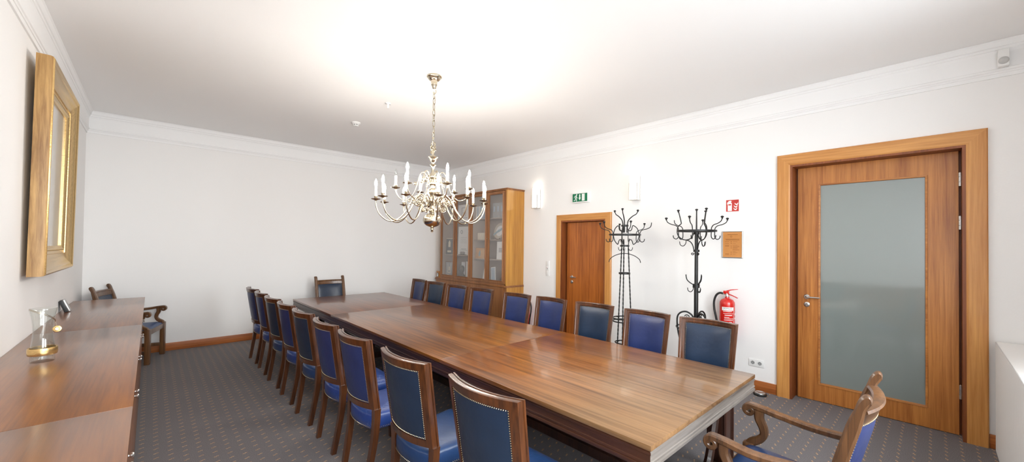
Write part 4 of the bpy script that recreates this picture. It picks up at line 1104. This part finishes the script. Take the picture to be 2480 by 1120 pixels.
for (r_, z) in ((0.15, 0.675), (0.15, 0.635), (0.115, 0.345)):
    b = MB(); b.tube([(r_ * cos(2 * pi * k / 32), r_ * sin(2 * pi * k / 32), z) for k in range(32)], 0.0085, 7, closed=True)
    for a in fa: b.tube([(0.085 * cos(a), 0.085 * sin(a), z), (r_ * cos(a), r_ * sin(a), z)], 0.007, 6)
    b.build('umbrella_ring', M['iron'], r1, 60)
hg = thing('coat_hanger', 'dark arched coat hanger on the rack by the narrow door', 'hanger', (4.75, 2.87, 1.49))
b = MB(); dx, dyy = cos(IMG_R), sin(IMG_R)
u0 = Vector((-0.06 * cos(IMG_R + pi / 2), -0.06 * sin(IMG_R + pi / 2), 0))
p = smooth_path([(-0.205, -0.055, 0), (-0.19, -0.010, 0), (-0.13, 0.035, 0), (-0.055, 0.062, 0), (0, 0.066, 0), (0.055, 0.062, 0), (0.13, 0.035, 0), (0.19, -0.010, 0), (0.205, -0.055, 0)], 5)
b.tube([Vector((v.x * dx, v.x * dyy, v.y)) + u0 for v in p], 0.005, 7); b.build('bow', M['iron'], hg, 60)
b = MB(); p = smooth_path([(0, 0.066, 0), (0, 0.10, 0), (0.012, 0.125, 0), (0.0, 0.145, 0), (-0.014, 0.130, 0)], 5)
b.tube([Vector((v.x * dx, v.x * dyy, v.y)) + u0 for v in p], 0.0025, 6); b.build('hook', M['steel'], hg, 60)

r2 = thing('coat_rack', 'wrought iron coat rack on one thick black pole beside the red extinguisher', 'coat rack', (4.75, 1.915, 0), 0, 'wrought iron coat racks')
b = MB(); b.lathe([(0, 0.30), (0.014, 0.30), (0.024, 0.34), (0.024, 1.19), (0.020, 1.21), (0.019, 1.82), (0.016, 1.84), (0.009, 1.86), (0.007, 2.085), (0, 2.085)], 16); knob(b, (0, 0, 2.095)); b.build('pole', M['iron'], r2, 40)
IMG_R = radians(-68)         # and the second
ga = [IMG_R + pi / 2 - radians(s) for s in (-90, 30, 150)]
for a in ga:
    b = MB(); p = smooth_path([(0.165, 1.935, 0), (0.200, 1.90, 0), (0.212, 1.845, 0), (0.200, 1.79, 0), (0.160, 1.75, 0), (0.112, 1.738, 0), (0.065, 1.755, 0), (0.036, 1.80, 0), (0.026, 1.85, 0)], 4)
    b.tube(rad3((0, 0), a, [(v.x, v.y) for v in p]), 0.0060, 7)
    p = smooth_path([(0.112, 1.738, 0), (0.07, 1.72, 0), (0.040, 1.675, 0), (0.024, 1.60, 0)], 4); b.tube(rad3((0, 0), a, [(v.x, v.y) for v in p]), 0.0060, 7)
    b.build('scroll', M['iron'], r2, 60)
    b = MB(); q = rad3((0, 0), a, [(0.165, 1.935), (0.178, 2.0), (0.200, 2.09)]); b.tube(q, 0.0065, 7); knob(b, q[-1]); b.build('top_prong', M['iron'], r2, 60)
    b = MB(); jhook(b, a, 0.112, 1.738, 1.25); b.build('hook', M['iron'], r2, 60)
    b = MB(); b.tube(rad3((0, 0), a, curl(0.042, 1.575, 0.018, 0.004, 2.5, 1.2, 12)), 0.005, 6); b.build('hook', M['iron'], r2, 60)
    b = MB(); p = smooth_path([(0.022, 1.205, 0), (0.060, 1.225, 0), (0.100, 1.265, 0), (0.112, 1.325, 0)], 4); b.tube(rad3((0, 0), a, [(v.x, v.y) for v in p]), 0.0062, 7)
    jhook(b, a, 0.030, 1.185, 1.1); b.build('hook', M['iron'], r2, 60)
    b = MB(); p = smooth_path([(0.022, 0.80, 0), (0.05, 0.85, 0), (0.11, 0.882, 0), (0.175, 0.86, 0), (0.205, 0.79, 0), (0.19, 0.62, 0), (0.14, 0.42, 0), (0.115, 0.25, 0), (0.15, 0.10, 0), (0.24, 0.03, 0), (0.29, 0.012, 0)], 4)
    b.tube(rad3((0, 0), a, [(v.x, v.y) for v in p]), 0.010, 7)
    b.tube(rad3((0, 0), a, curl(0.095, 0.815, 0.032, 0.008, 0.4, 1.2, 14)), 0.006, 6)
    b.build('foot', M['iron'], r2, 60)
for k in range(6):
    b = MB(); hook_arm(b, ga[0] + radians(18) + k * pi / 3, 0.20, 1.846, 0.145, 0.145, kn=(k not in (5,))); b.build('hook', M['iron'], r2, 60)
b = MB(); band(b, 0.212, 1.846, 0.010)
for a in ga: b.tube([(0, 0, 1.846), (0.212 * cos(a), 0.212 * sin(a), 1.846)], 0.008, 6)
b.build('band', M['iron'], r2, 40)
for (r_, z, h) in ((0.026, 1.82, 0.016), (0.027, 1.61, 0.014), (0.032, 1.195, 0.022), (0.036, 0.80, 0.02)):
    b = MB(); band(b, r_, z, h, 0.007, 20); b.build('collar', M['iron'], r2, 40)
b = MB(); rr_ = 0.215; b.tube([(rr_ * cos(2 * pi * k / 36), rr_ * sin(2 * pi * k / 36), 0.70) for k in range(36)], 0.0085, 7, closed=True); b.build('umbrella_ring', M['iron'], r2, 60)

# ================================================================== RIGHT WALL FITTINGS
def wall_map(O, y, z):      # face of things hung on the right wall: u runs to the viewer's right (towards -Y)
    return None
def sconce(y, label):
    s = thing('wall_sconce', label, 'wall lamp', (XR, y, 2.325), 0, 'wall sconces')
    b = MB(); b.box(-0.012, 0, -0.06, 0.06, 0.0, 0.36, 0.002); b.build('backplate', M['steel'], s)
    b = MB(); b.box(-0.095, -0.014, -0.058, 0.058, 0.012, 0.37, 0.004); b.build('glass_shade', M['shade'], s)
    b = MB(); b.box(-0.085, -0.02, -0.05, 0.05, 0.3702, 0.376); b.build('lamp_opening', M['shadetop'], s, 0)
    b = MB()
    for yy in (-0.064, 0.064): b.box(-0.10, -0.09, yy - 0.004, yy + 0.004, 0.0098, 0.25)
    b.box(-0.104, 0, -0.068, 0.068, 0.0, 0.010); b.build('metal_bracket', M['steel'], s, 0)
sconce(4.94, 'glowing white wall sconce beside the display cabinet')
sconce(2.96, 'glowing white wall sconce above the coat racks')

# emergency exit box
ex = thing('exit_sign', 'green and white emergency exit sign box above the narrow door', 'sign', (XR, 3.94, 2.445))
b = MB(); b.box(-0.06, 0, -0.158, 0.158, -0.083, 0.083, 0.004); b.build('housing', M['white'], ex)
b = MB(); b.box(-0.062, -0.059, -0.148, 0.148, -0.066, 0.066); b.build('green_face', M['green'], ex, 0)
def EM(u, v, d): return (-0.0622 - d, -u, v)
b = MB()
b.prism([(0.042, -0.056), (0.098, -0.056), (0.098, 0.058), (0.042, 0.058)], EM, 0, 0.0012)
b.prism([(-0.012, 0.052), (0.010, 0.052), (0.010, -0.002), (0.023, -0.002), (-0.001, -0.046), (-0.025, -0.002), (-0.012, -0.002)], EM, 0, 0.0012)
b.prism([(-0.062 + 0.0115 * cos(k * pi / 6), 0.050 + 0.0115 * sin(k * pi / 6)) for k in range(12)], EM, 0, 0.0012)
cnt_ = [0]
def limb(p, w):
    for i in range(len(p) - 1):
        a = Vector(p[i]); c = Vector(p[i + 1]); t = (c - a).normalized(); n_ = Vector((-t.y, t.x)) * w / 2; a2 = a - t * w * 0.3; c2 = c + t * w * 0.3
        b.prism([tuple(a2 - n_), tuple(c2 - n_), tuple(c2 + n_), tuple(a2 + n_)], EM, 0, 0.0012 + 0.00012 * cnt_[0]); cnt_[0] += 1
limb([(-0.070, 0.034), (-0.083, -0.010)], 0.019)
limb([(-0.076, 0.034), (-0.100, 0.026), (-0.114, 0.002)], 0.008)
limb([(-0.068, 0.024), (-0.058, -0.003), (-0.044, -0.004)], 0.008)
limb([(-0.082, -0.008), (-0.066, -0.024), (-0.064, -0.056)], 0.011)
limb([(-0.084, -0.008), (-0.092, -0.040), (-0.118, -0.044)], 0.011)
b.build('pictogram', M['signw'], ex, 0)

# fire extinguisher sign
fs_ = thing('fire_sign', 'square red sign with extinguisher and flames', 'sign', (XR, 1.671, 2.166))
b = MB(); b.box(-0.003, 0, -0.076, 0.076, -0.076, 0.076); b.build('border', M['signw'], fs_, 0)
b = MB(); b.box(-0.0042, -0.003, -0.071, 0.071, -0.071, 0.071); b.build('red_panel', M['signred'], fs_, 0)
def FMp(u, v, d): return (-0.0044 - d, -u, v)
b = MB()
b.prism([(-0.052, -0.064), (-0.006, -0.064), (-0.006, 0.028), (-0.012, 0.036), (-0.046, 0.036), (-0.052, 0.028)], FMp, 0, 0.001)
b.prism([(-0.040, 0.036), (-0.014, 0.036), (-0.014, 0.046), (-0.008, 0.056), (-0.020, 0.062), (-0.040, 0.058), (-0.056, 0.042), (-0.060, 0.020), (-0.054, 0.020), (-0.048, 0.036), (-0.040, 0.042)], FMp, 0, 0.0013)
for q_, (ox, oz) in enumerate(((0.0, -0.036), (0.004, -0.006), (0.012, 0.024))):
    b.prism([(0.012 + ox, 0.010 + oz), (0.016 + ox, -0.008 + oz), (0.030 + ox, -0.020 + oz), (0.044 + ox, -0.018 + oz), (0.052 + ox, -0.004 + oz), (0.050 + ox, 0.014 + oz),
             (0.044 + ox, 0.000 + oz), (0.034 + ox, -0.006 + oz), (0.024 + ox, -0.002 + oz)], FMp, 0, 0.001 + 0.0002 * q_)
b.build('pictogram', M['signw'], fs_, 0)
b = MB(); b.prism([(-0.045, 0.004), (-0.014, 0.004), (-0.014, 0.020), (-0.045, 0.020)], FMp, 0.001, 0.0016); b.build('label_patch', M['signred'], fs_, 0)

# notice in silver clip frame
nt_ = thing('framed_notice', 'amber coloured framed notice with silver edge right of the coat racks', 'notice', (XR, 1.669, 1.69))
b = MB(); b.ring(rectpath(-0.105, 0.105, -0.153, 0.153), [(0, 0), (0, 0.012), (0.004, 0.016), (0.010, 0.014), (0.012, 0.0)], lambda u, v, n: (-n, u, v)); b.build('frame', M['steel'], nt_, 0)
b = MB(); b.box(-0.008, 0, -0.106, 0.106, -0.154, 0.154); b.build('sheet', M['copper'], nt_, 0)
b = MB()
def bar(u0, u1, v, h=0.0035): b.box(-0.009, -0.008, -u1, -u0, v - h / 2, v + h / 2)
bar(-0.055, 0.060, 0.124, 0.005); bar(-0.080, 0.080, 0.072, 0.002); bar(-0.075, 0.078, 0.058, 0.007)
for v in (0.034, 0.014, -0.010, -0.020): bar(-0.082, -0.036, v, 0.004)
for v in (0.034, 0.014, -0.008, -0.018, -0.027, -0.038, -0.047, -0.057, -0.066, -0.085, -0.095, -0.115): bar(0.004, 0.078 - 0.02 * ((int(v * 1000)) % 3), v, 0.0028)
for v in (0.034, 0.014, -0.018, -0.040, -0.092, -0.115): bar(-0.018, -0.006, v, 0.007)
bar(-0.080, -0.036, -0.113, 0.005); bar(-0.080, -0.036, -0.124, 0.003)
b.lathe([(0.008, 0.008), (0.011, 0.008), (0.011, 0.009), (0.008, 0.009)], 16, (0, 0.012, 0.098), mat=Matrix.Rotation(-pi / 2, 4, 'Y'), close=True)
b.build('printing', M['ink'], nt_, 0)

# light switches
sw = thing('switch_plate', 'white switch and socket strip left of the narrow door', 'switch', (XR, 4.677, 1.245))
b = MB(); b.box(-0.010, 0, -0.041, 0.041, -0.135, 0.135, 0.003); b.build('plate', M['white'], sw)
for k, z in enumerate((0.09, 0.0, -0.09)):
    b = MB(); b.box(-0.014, -0.009, -0.030, 0.030, z - 0.036, z + 0.036, 0.003); r_ = b.build('rocker', M['white'], sw)
    if k == 1:
        b = MB(); b.box(-0.0155, -0.0138, -0.006, 0.006, z - 0.014, z + 0.002); b.build('indicator', M['dark'], r_, 0)
        b = MB(); b.box(-0.0152, -0.0138, 0.008, 0.016, z + 0.006, z + 0.018); b.build('red_mark', M['signred'], r_, 0)
# double socket
sk = thing('wall_socket', 'white double wall socket beside the large glass door', 'socket', (XR, 1.408, 0.313))
b = MB(); b.box(-0.010, 0, -0.076, 0.076, -0.041, 0.041, 0.003); b.build('plate', M['white'], sk)
for yy in (-0.036, 0.036):
    b = MB(); R = Matrix.Rotation(-pi / 2, 4, 'Y')
    b.lathe([(0.0215, 0.0), (0.024, 0.0), (0.024, 0.004), (0.0215, 0.004)], 24, (-0.009, yy, 0), mat=R, close=True)
    o = b.build('socket_ring', M['white'], sk, 40)
    b = MB(); b.lathe([(0, 0), (0.0205, 0), (0.0205, 0.001), (0, 0.001)], 24, (-0.0098, yy, 0), mat=R); b.build('well', M['grey'], o, 0)
    b = MB(); b.lathe([(0, 0), (0.004, 0), (0.004, 0.001), (0, 0.001)], 8, (-0.0110, yy - 0.009, 0), mat=R); b.lathe([(0, 0), (0.004, 0), (0.004, 0.001), (0, 0.001)], 8, (-0.0110, yy + 0.009, 0), mat=R)
    b.box(-0.012, -0.0108, yy - 0.003, yy + 0.003, 0.012, 0.019); b.box(-0.012, -0.0108, yy - 0.003, yy + 0.003, -0.019, -0.012); b.build('contacts', M['dark'], o, 0)

# fire extinguishers
def extinguisher(x, y, z, rz, label, full=True):
    e = thing('fire_extinguisher', label, 'extinguisher', (x, y, z), rz, 'fire extinguishers')
    b = MB(); b.lathe([(0, 0), (0.070, 0), (0.080, 0.008), (0.083, 0.02), (0.083, 0.375), (0.080, 0.400), (0.066, 0.425), (0.040, 0.440), (0.026, 0.446), (0.024, 0.462), (0, 0.462)], 32); b.build('cylinder', M['red'], e, 40)
    b = MB(); b.lathe([(0, 0.46), (0.020, 0.46), (0.022, 0.485), (0.016, 0.495), (0.014, 0.51), (0, 0.51)], 16)
    b.tube([(0, 0, 0.485), (0, -0.058, 0.500)] if False else [(0, 0, 0.485), (0, 0.055, 0.498)], 0.009, 8); b.build('valve', M['steel'], e, 40)
    b = MB()
    # carry handle below and squeeze lever above, opening away from the hose
    for (ya, za, yb, zb) in ((0.035, 0.515, -0.115, 0.560), (0.030, 0.502, -0.115, 0.455)):
        n_ = 6; pts = []
        for i in range(n_ + 1):
            t = i / n_; pts.append((ya + (yb - ya) * t, za + (zb - za) * t + 0.008 * sin(pi * t)))
        b.sweep(pts, 0.026, [0.014 - 0.0012 * i for i in range(n_ + 1)], 0.0)
    b.box(-0.014, 0.014, -0.02, 0.04, 0.498, 0.532, 0.004); b.build('lever', M['red'], e, 30)
    b = MB(); hp = smooth_path([(0, 0.045, 0.496), (0, 0.085, 0.500), (0, 0.125, 0.465), (0, 0.148, 0.39), (0, 0.145, 0.30), (0, 0.125, 0.20), (0, 0.108, 0.11), (0, 0.102, 0.03)], 5)
    b.tube(hp, 0.0125, 10); b.build('hose', M['black'], e, 60)
    b = MB(); b.tube([hp[-1], hp[-1] + Vector((0, 0, -0.06))], [0.014, 0.010], 10); b.build('nozzle', M['black'], e, 40)
    b = MB(); b.box(0.075, 0.103, -0.03, 0.03, 0.15, 0.40); b.build('wall_bracket', M['steel'], e, 0)
    if full:
        # curved paper label following the cylinder
        def lab(a0, a1, z0, z1, mat, nm, r_=0.0834):
            b = MB(); b.grid(10, 1, lambda u, v: (r_ * cos(radians(a0 + (a1 - a0) * u)), r_ * sin(radians(a0 + (a1 - a0) * u)), z0 + (z1 - z0) * v)); return b.build(nm, mat, e, 60)
        ac = 208                                   # angle of the label's centre, towards the table
        lab(ac - 50, ac + 42, 0.305, 0.345, M['whitep'], 'label_band')
        b = MB()
        def strip(a0, a1, z0, z1, r_=0.0836):
            b.grid(8, 1, lambda u, v: (r_ * cos(radians(a0 + (a1 - a0) * u)), r_ * sin(radians(a0 + (a1 - a0) * u)), z0 + (z1 - z0) * v))
        for (z0, z1, a0, a1) in ((0.292, 0.298, -40, 28), (0.268, 0.272, -38, 42), (0.246, 0.254, -28, 30), (0.222, 0.228, -30, 6), (0.208, 0.212, -30, 42), (0.190, 0.196, -32, 36), (0.092, 0.094, -40, 20), (0.06, 0.062, -30, 30)):
            strip(ac + a0, ac + a1, z0, z1)
        for k in range(3): strip(ac + 26 - k * 28 - 22, ac + 26 - k * 28, 0.138, 0.172)
        strip(ac + 42, ac + 43.5, 0.01, 0.345); strip(ac + 58, ac + 68, 0.25, 0.275); strip(ac + 56, ac + 72, 0.205, 0.222); strip(ac + 52, ac + 70, 0.12, 0.124); strip(ac + 52, ac + 70, 0.09, 0.094)
        b.build('label_print', M['whitep'], e, 60)
        txt = text_mesh('POMLEX', 0.024, lambda u, v: (0.0838 * cos(radians(ac - 4) + u / 0.0838), 0.0838 * sin(radians(ac - 4) + u / 0.0838), 0.325 + v - 0.004), 'label_letters', M['inkk'], e)
    return e
extinguisher(5.10, 1.692, 0.60, 0, 'red fire extinguisher with white label on the wall beside the black coat rack')
e2 = extinguisher(5.10, 5.13, 0.145, pi, 'red fire extinguisher mostly hidden behind a chair at the cabinet side', False)
for c in e2.children:      # bracket must reach the wall on this one as well
    if c.name.startswith('wall_bracket'):
        c.data = c.data.copy()
        for v in c.data.vertices: v.co.x = -v.co.x

# door stop on the carpet
ds = thing('door_stop', 'round steel door stop on the carpet beside the large door', 'door stop', (5.05, 1.33, 0))
b = MB(); b.lathe([(0, 0), (0.062, 0), (0.065, 0.006), (0.065, 0.018), (0.060, 0.024), (0, 0.024)], 32); b.build('base', M['black'], ds, 40)
b = MB(); b.lathe([(0, 0.024), (0.056, 0.024), (0.054, 0.032), (0.044, 0.036), (0.040, 0.033), (0, 0.033)], 32); b.build('cap', M['steel'], ds, 40)

# motion detector near the ceiling
md = thing('motion_detector', 'white motion detector box on the cornice above the glass door', 'detector', (XR - 0.037, -0.36, 3.24))
b = MB(); b.box(-0.055, 0.0, -0.06, 0.0, -0.065, 0.075, 0.006); b.build('housing', M['white'], md)
b = MB(); b.lathe([(0, 0), (0.030, 0.0), (0.028, 0.012), (0.018, 0.022), (0, 0.026)], 20, (-0.053, -0.03, -0.020), mat=Matrix.Rotation(-pi / 2, 4, 'Y')); b.build('lens', plain('grey_lens', (0.55, 0.55, 0.54, 1), 0.4), md, 60)

# ceiling devices
sm = thing('smoke_detector', 'white smoke detector with dark vents on the ceiling', 'detector', (2.16, 5.72, ZC))
b = MB(); b.lathe([(0, 0), (0.062, 0), (0.062, -0.010), (0.050, -0.018), (0.046, -0.028), (0, -0.028)], 28); b.build('base', M['white'], sm, 40)
b = MB(); b.lathe([(0, -0.028), (0.038, -0.028), (0.030, -0.045), (0, -0.045)], 28); b.build('vents', M['grey'], sm, 40)
b = MB()
for k in range(6):
    a = k * pi / 3; b.tube([(0.040 * cos(a), 0.040 * sin(a), -0.026), (0.031 * cos(a), 0.031 * sin(a), -0.046)], 0.004, 6)
b.lathe([(0, -0.045), (0.034, -0.044), (0.030, -0.052), (0, -0.053)], 24); b.build('cage', M['white'], sm, 40)
sp_ = thing('sprinkler_head', 'small white ceiling sprinkler between smoke detector and chandelier', 'sprinkler', (2.145, 4.64, ZC))
b = MB(); b.lathe([(0, 0), (0.034, 0), (0.030, -0.008), (0.014, -0.012), (0.012, -0.06), (0.014, -0.064), (0, -0.066)], 20); b.build('body', M['white'], sp_, 40)
b = MB(); b.box(-0.034, -0.016, -0.006, 0.006, -0.018, -0.004, 0.002); b.box(0.016, 0.034, -0.006, 0.006, -0.018, -0.004, 0.002); b.build('clips', M['grey'], sp_)

# ribbed radiator cover under the windows
rc = thing('radiator_cover', 'white ribbed radiator cover in the right foreground', 'radiator', (3.7, -0.55, 0))
RX0, RX1, RYF, RYB, RZ = 2.2, 5.185, -0.343, YS + 0.004, 0.895
prof = []; pitch = 0.022; n = int((RX1 - RX0) / pitch)
vs = []; fs = []
row = []
for i in range(n):
    x = RX0 + i * pitch
    row += [(x, RYF - 0.008), (x + pitch * 0.35, RYF), (x + pitch * 0.75, RYF), (x + pitch * 0.99, RYF - 0.008)]
row.append((RX1, RYF - 0.008))
b = MB(); k = len(row)
for (x, y) in row: vs += [(x, y, 0.0), (x, y, RZ)]
for i in range(k - 1): fs.append((2 * i, 2 * i + 2, 2 * i + 3, 2 * i + 1))
b.add(vs, fs); b.box(RX0, RX1, RYB, RYF - 0.010, 0.0, RZ - 0.002)
rel(b, rc).build('front_ribs', M['rad'], rc, 0)
vs = []; fs = []
b = MB()
for (x, y) in row: vs += [(x, y, RZ + 0.002), (x, RYB, RZ + (0.004 if y == RYF else -0.0))]
for i in range(k - 1): fs.append((2 * i, 2 * i + 1, 2 * i + 3, 2 * i + 2))
b.add(vs, fs); rel(b, rc).build('top_ribs', M['rad'], rc, 0)

# ================================================================== LIGHT
w = bpy.data.worlds.new('World'); scn.world = w; w.use_nodes = True
bg = w.node_tree.nodes['Background']
WN, WL = w.node_tree.nodes, w.node_tree.links
wtc = WN.new('ShaderNodeTexCoord'); wsp = WN.new('ShaderNodeSeparateXYZ'); wcr = WN.new('ShaderNodeValToRGB')
wma = WN.new('ShaderNodeMath'); wma.operation = 'MULTIPLY_ADD'; wma.inputs[1].default_value = 0.5; wma.inputs[2].default_value = 0.5
WL.new(wtc.outputs['Generated'], wsp.inputs[0]); WL.new(wsp.outputs[2], wma.inputs[0]); WL.new(wma.outputs[0], wcr.inputs[0])
wcr.color_ramp.elements[0].position = 0.40; wcr.color_ramp.elements[0].color = (0.40, 0.43, 0.45, 1)
wcr.color_ramp.elements[1].position = 0.50; wcr.color_ramp.elements[1].color = (0.90, 0.96, 1.0, 1)
WL.new(wcr.outputs[0], bg.inputs[0]); bg.inputs[1].default_value = 14.5
for (a, c) in WIN:
    L = bpy.data.lights.new('window_portal', 'AREA'); L.shape = 'RECTANGLE'; L.size = c - a; L.size_y = WZ1 - WZ0
    L.cycles.is_portal = True
    lo = bpy.data.objects.new('window_portal', L); COL.objects.link(lo)
    lo.location = ((a + c) / 2, YS - 0.33, (WZ0 + WZ1) / 2); lo.rotation_euler = (radians(90), 0, 0)

# ================================================================== CAMERA
cam = bpy.data.cameras.new('Camera'); co = bpy.data.objects.new('Camera', cam); COL.objects.link(co)
yaw, pit, rol = radians(42.743), radians(0.793), radians(0.7177)
fwd = Vector((sin(yaw) * cos(pit), cos(yaw) * cos(pit), sin(pit)))
rt = Vector((cos(yaw), -sin(yaw), 0)); up = rt.cross(fwd)
r_ = rt * cos(rol) + up * sin(rol); u_ = -rt * sin(rol) + up * cos(rol)
mat = Matrix((r_, u_, -fwd)).transposed().to_4x4(); mat.translation = Vector((0, 0, EYE))
co.matrix_world = mat
cam.sensor_fit = 'HORIZONTAL'; cam.sensor_width = 36.0
cam.lens = 945.2 / 2480 * 36.0
cam.shift_y = 21.2 / 2480
cam.clip_start = 0.02
scn.camera = co

scn.view_settings.view_transform = 'Standard'
scn.view_settings.look = 'None'
scn.view_settings.gamma = 1.0
scn.view_settings.use_curve_mapping = False
scn.view_settings.exposure = 0.17
scn.cycles.use_denoising = True
scn.cycles.use_adaptive_sampling = True
scn.cycles.adaptive_threshold = 0.02
scn.cycles.max_bounces = 9
scn.cycles.diffuse_bounces = 5
scn.cycles.transparent_max_bounces = 16
scn.cycles.sample_clamp_indirect = 8.0
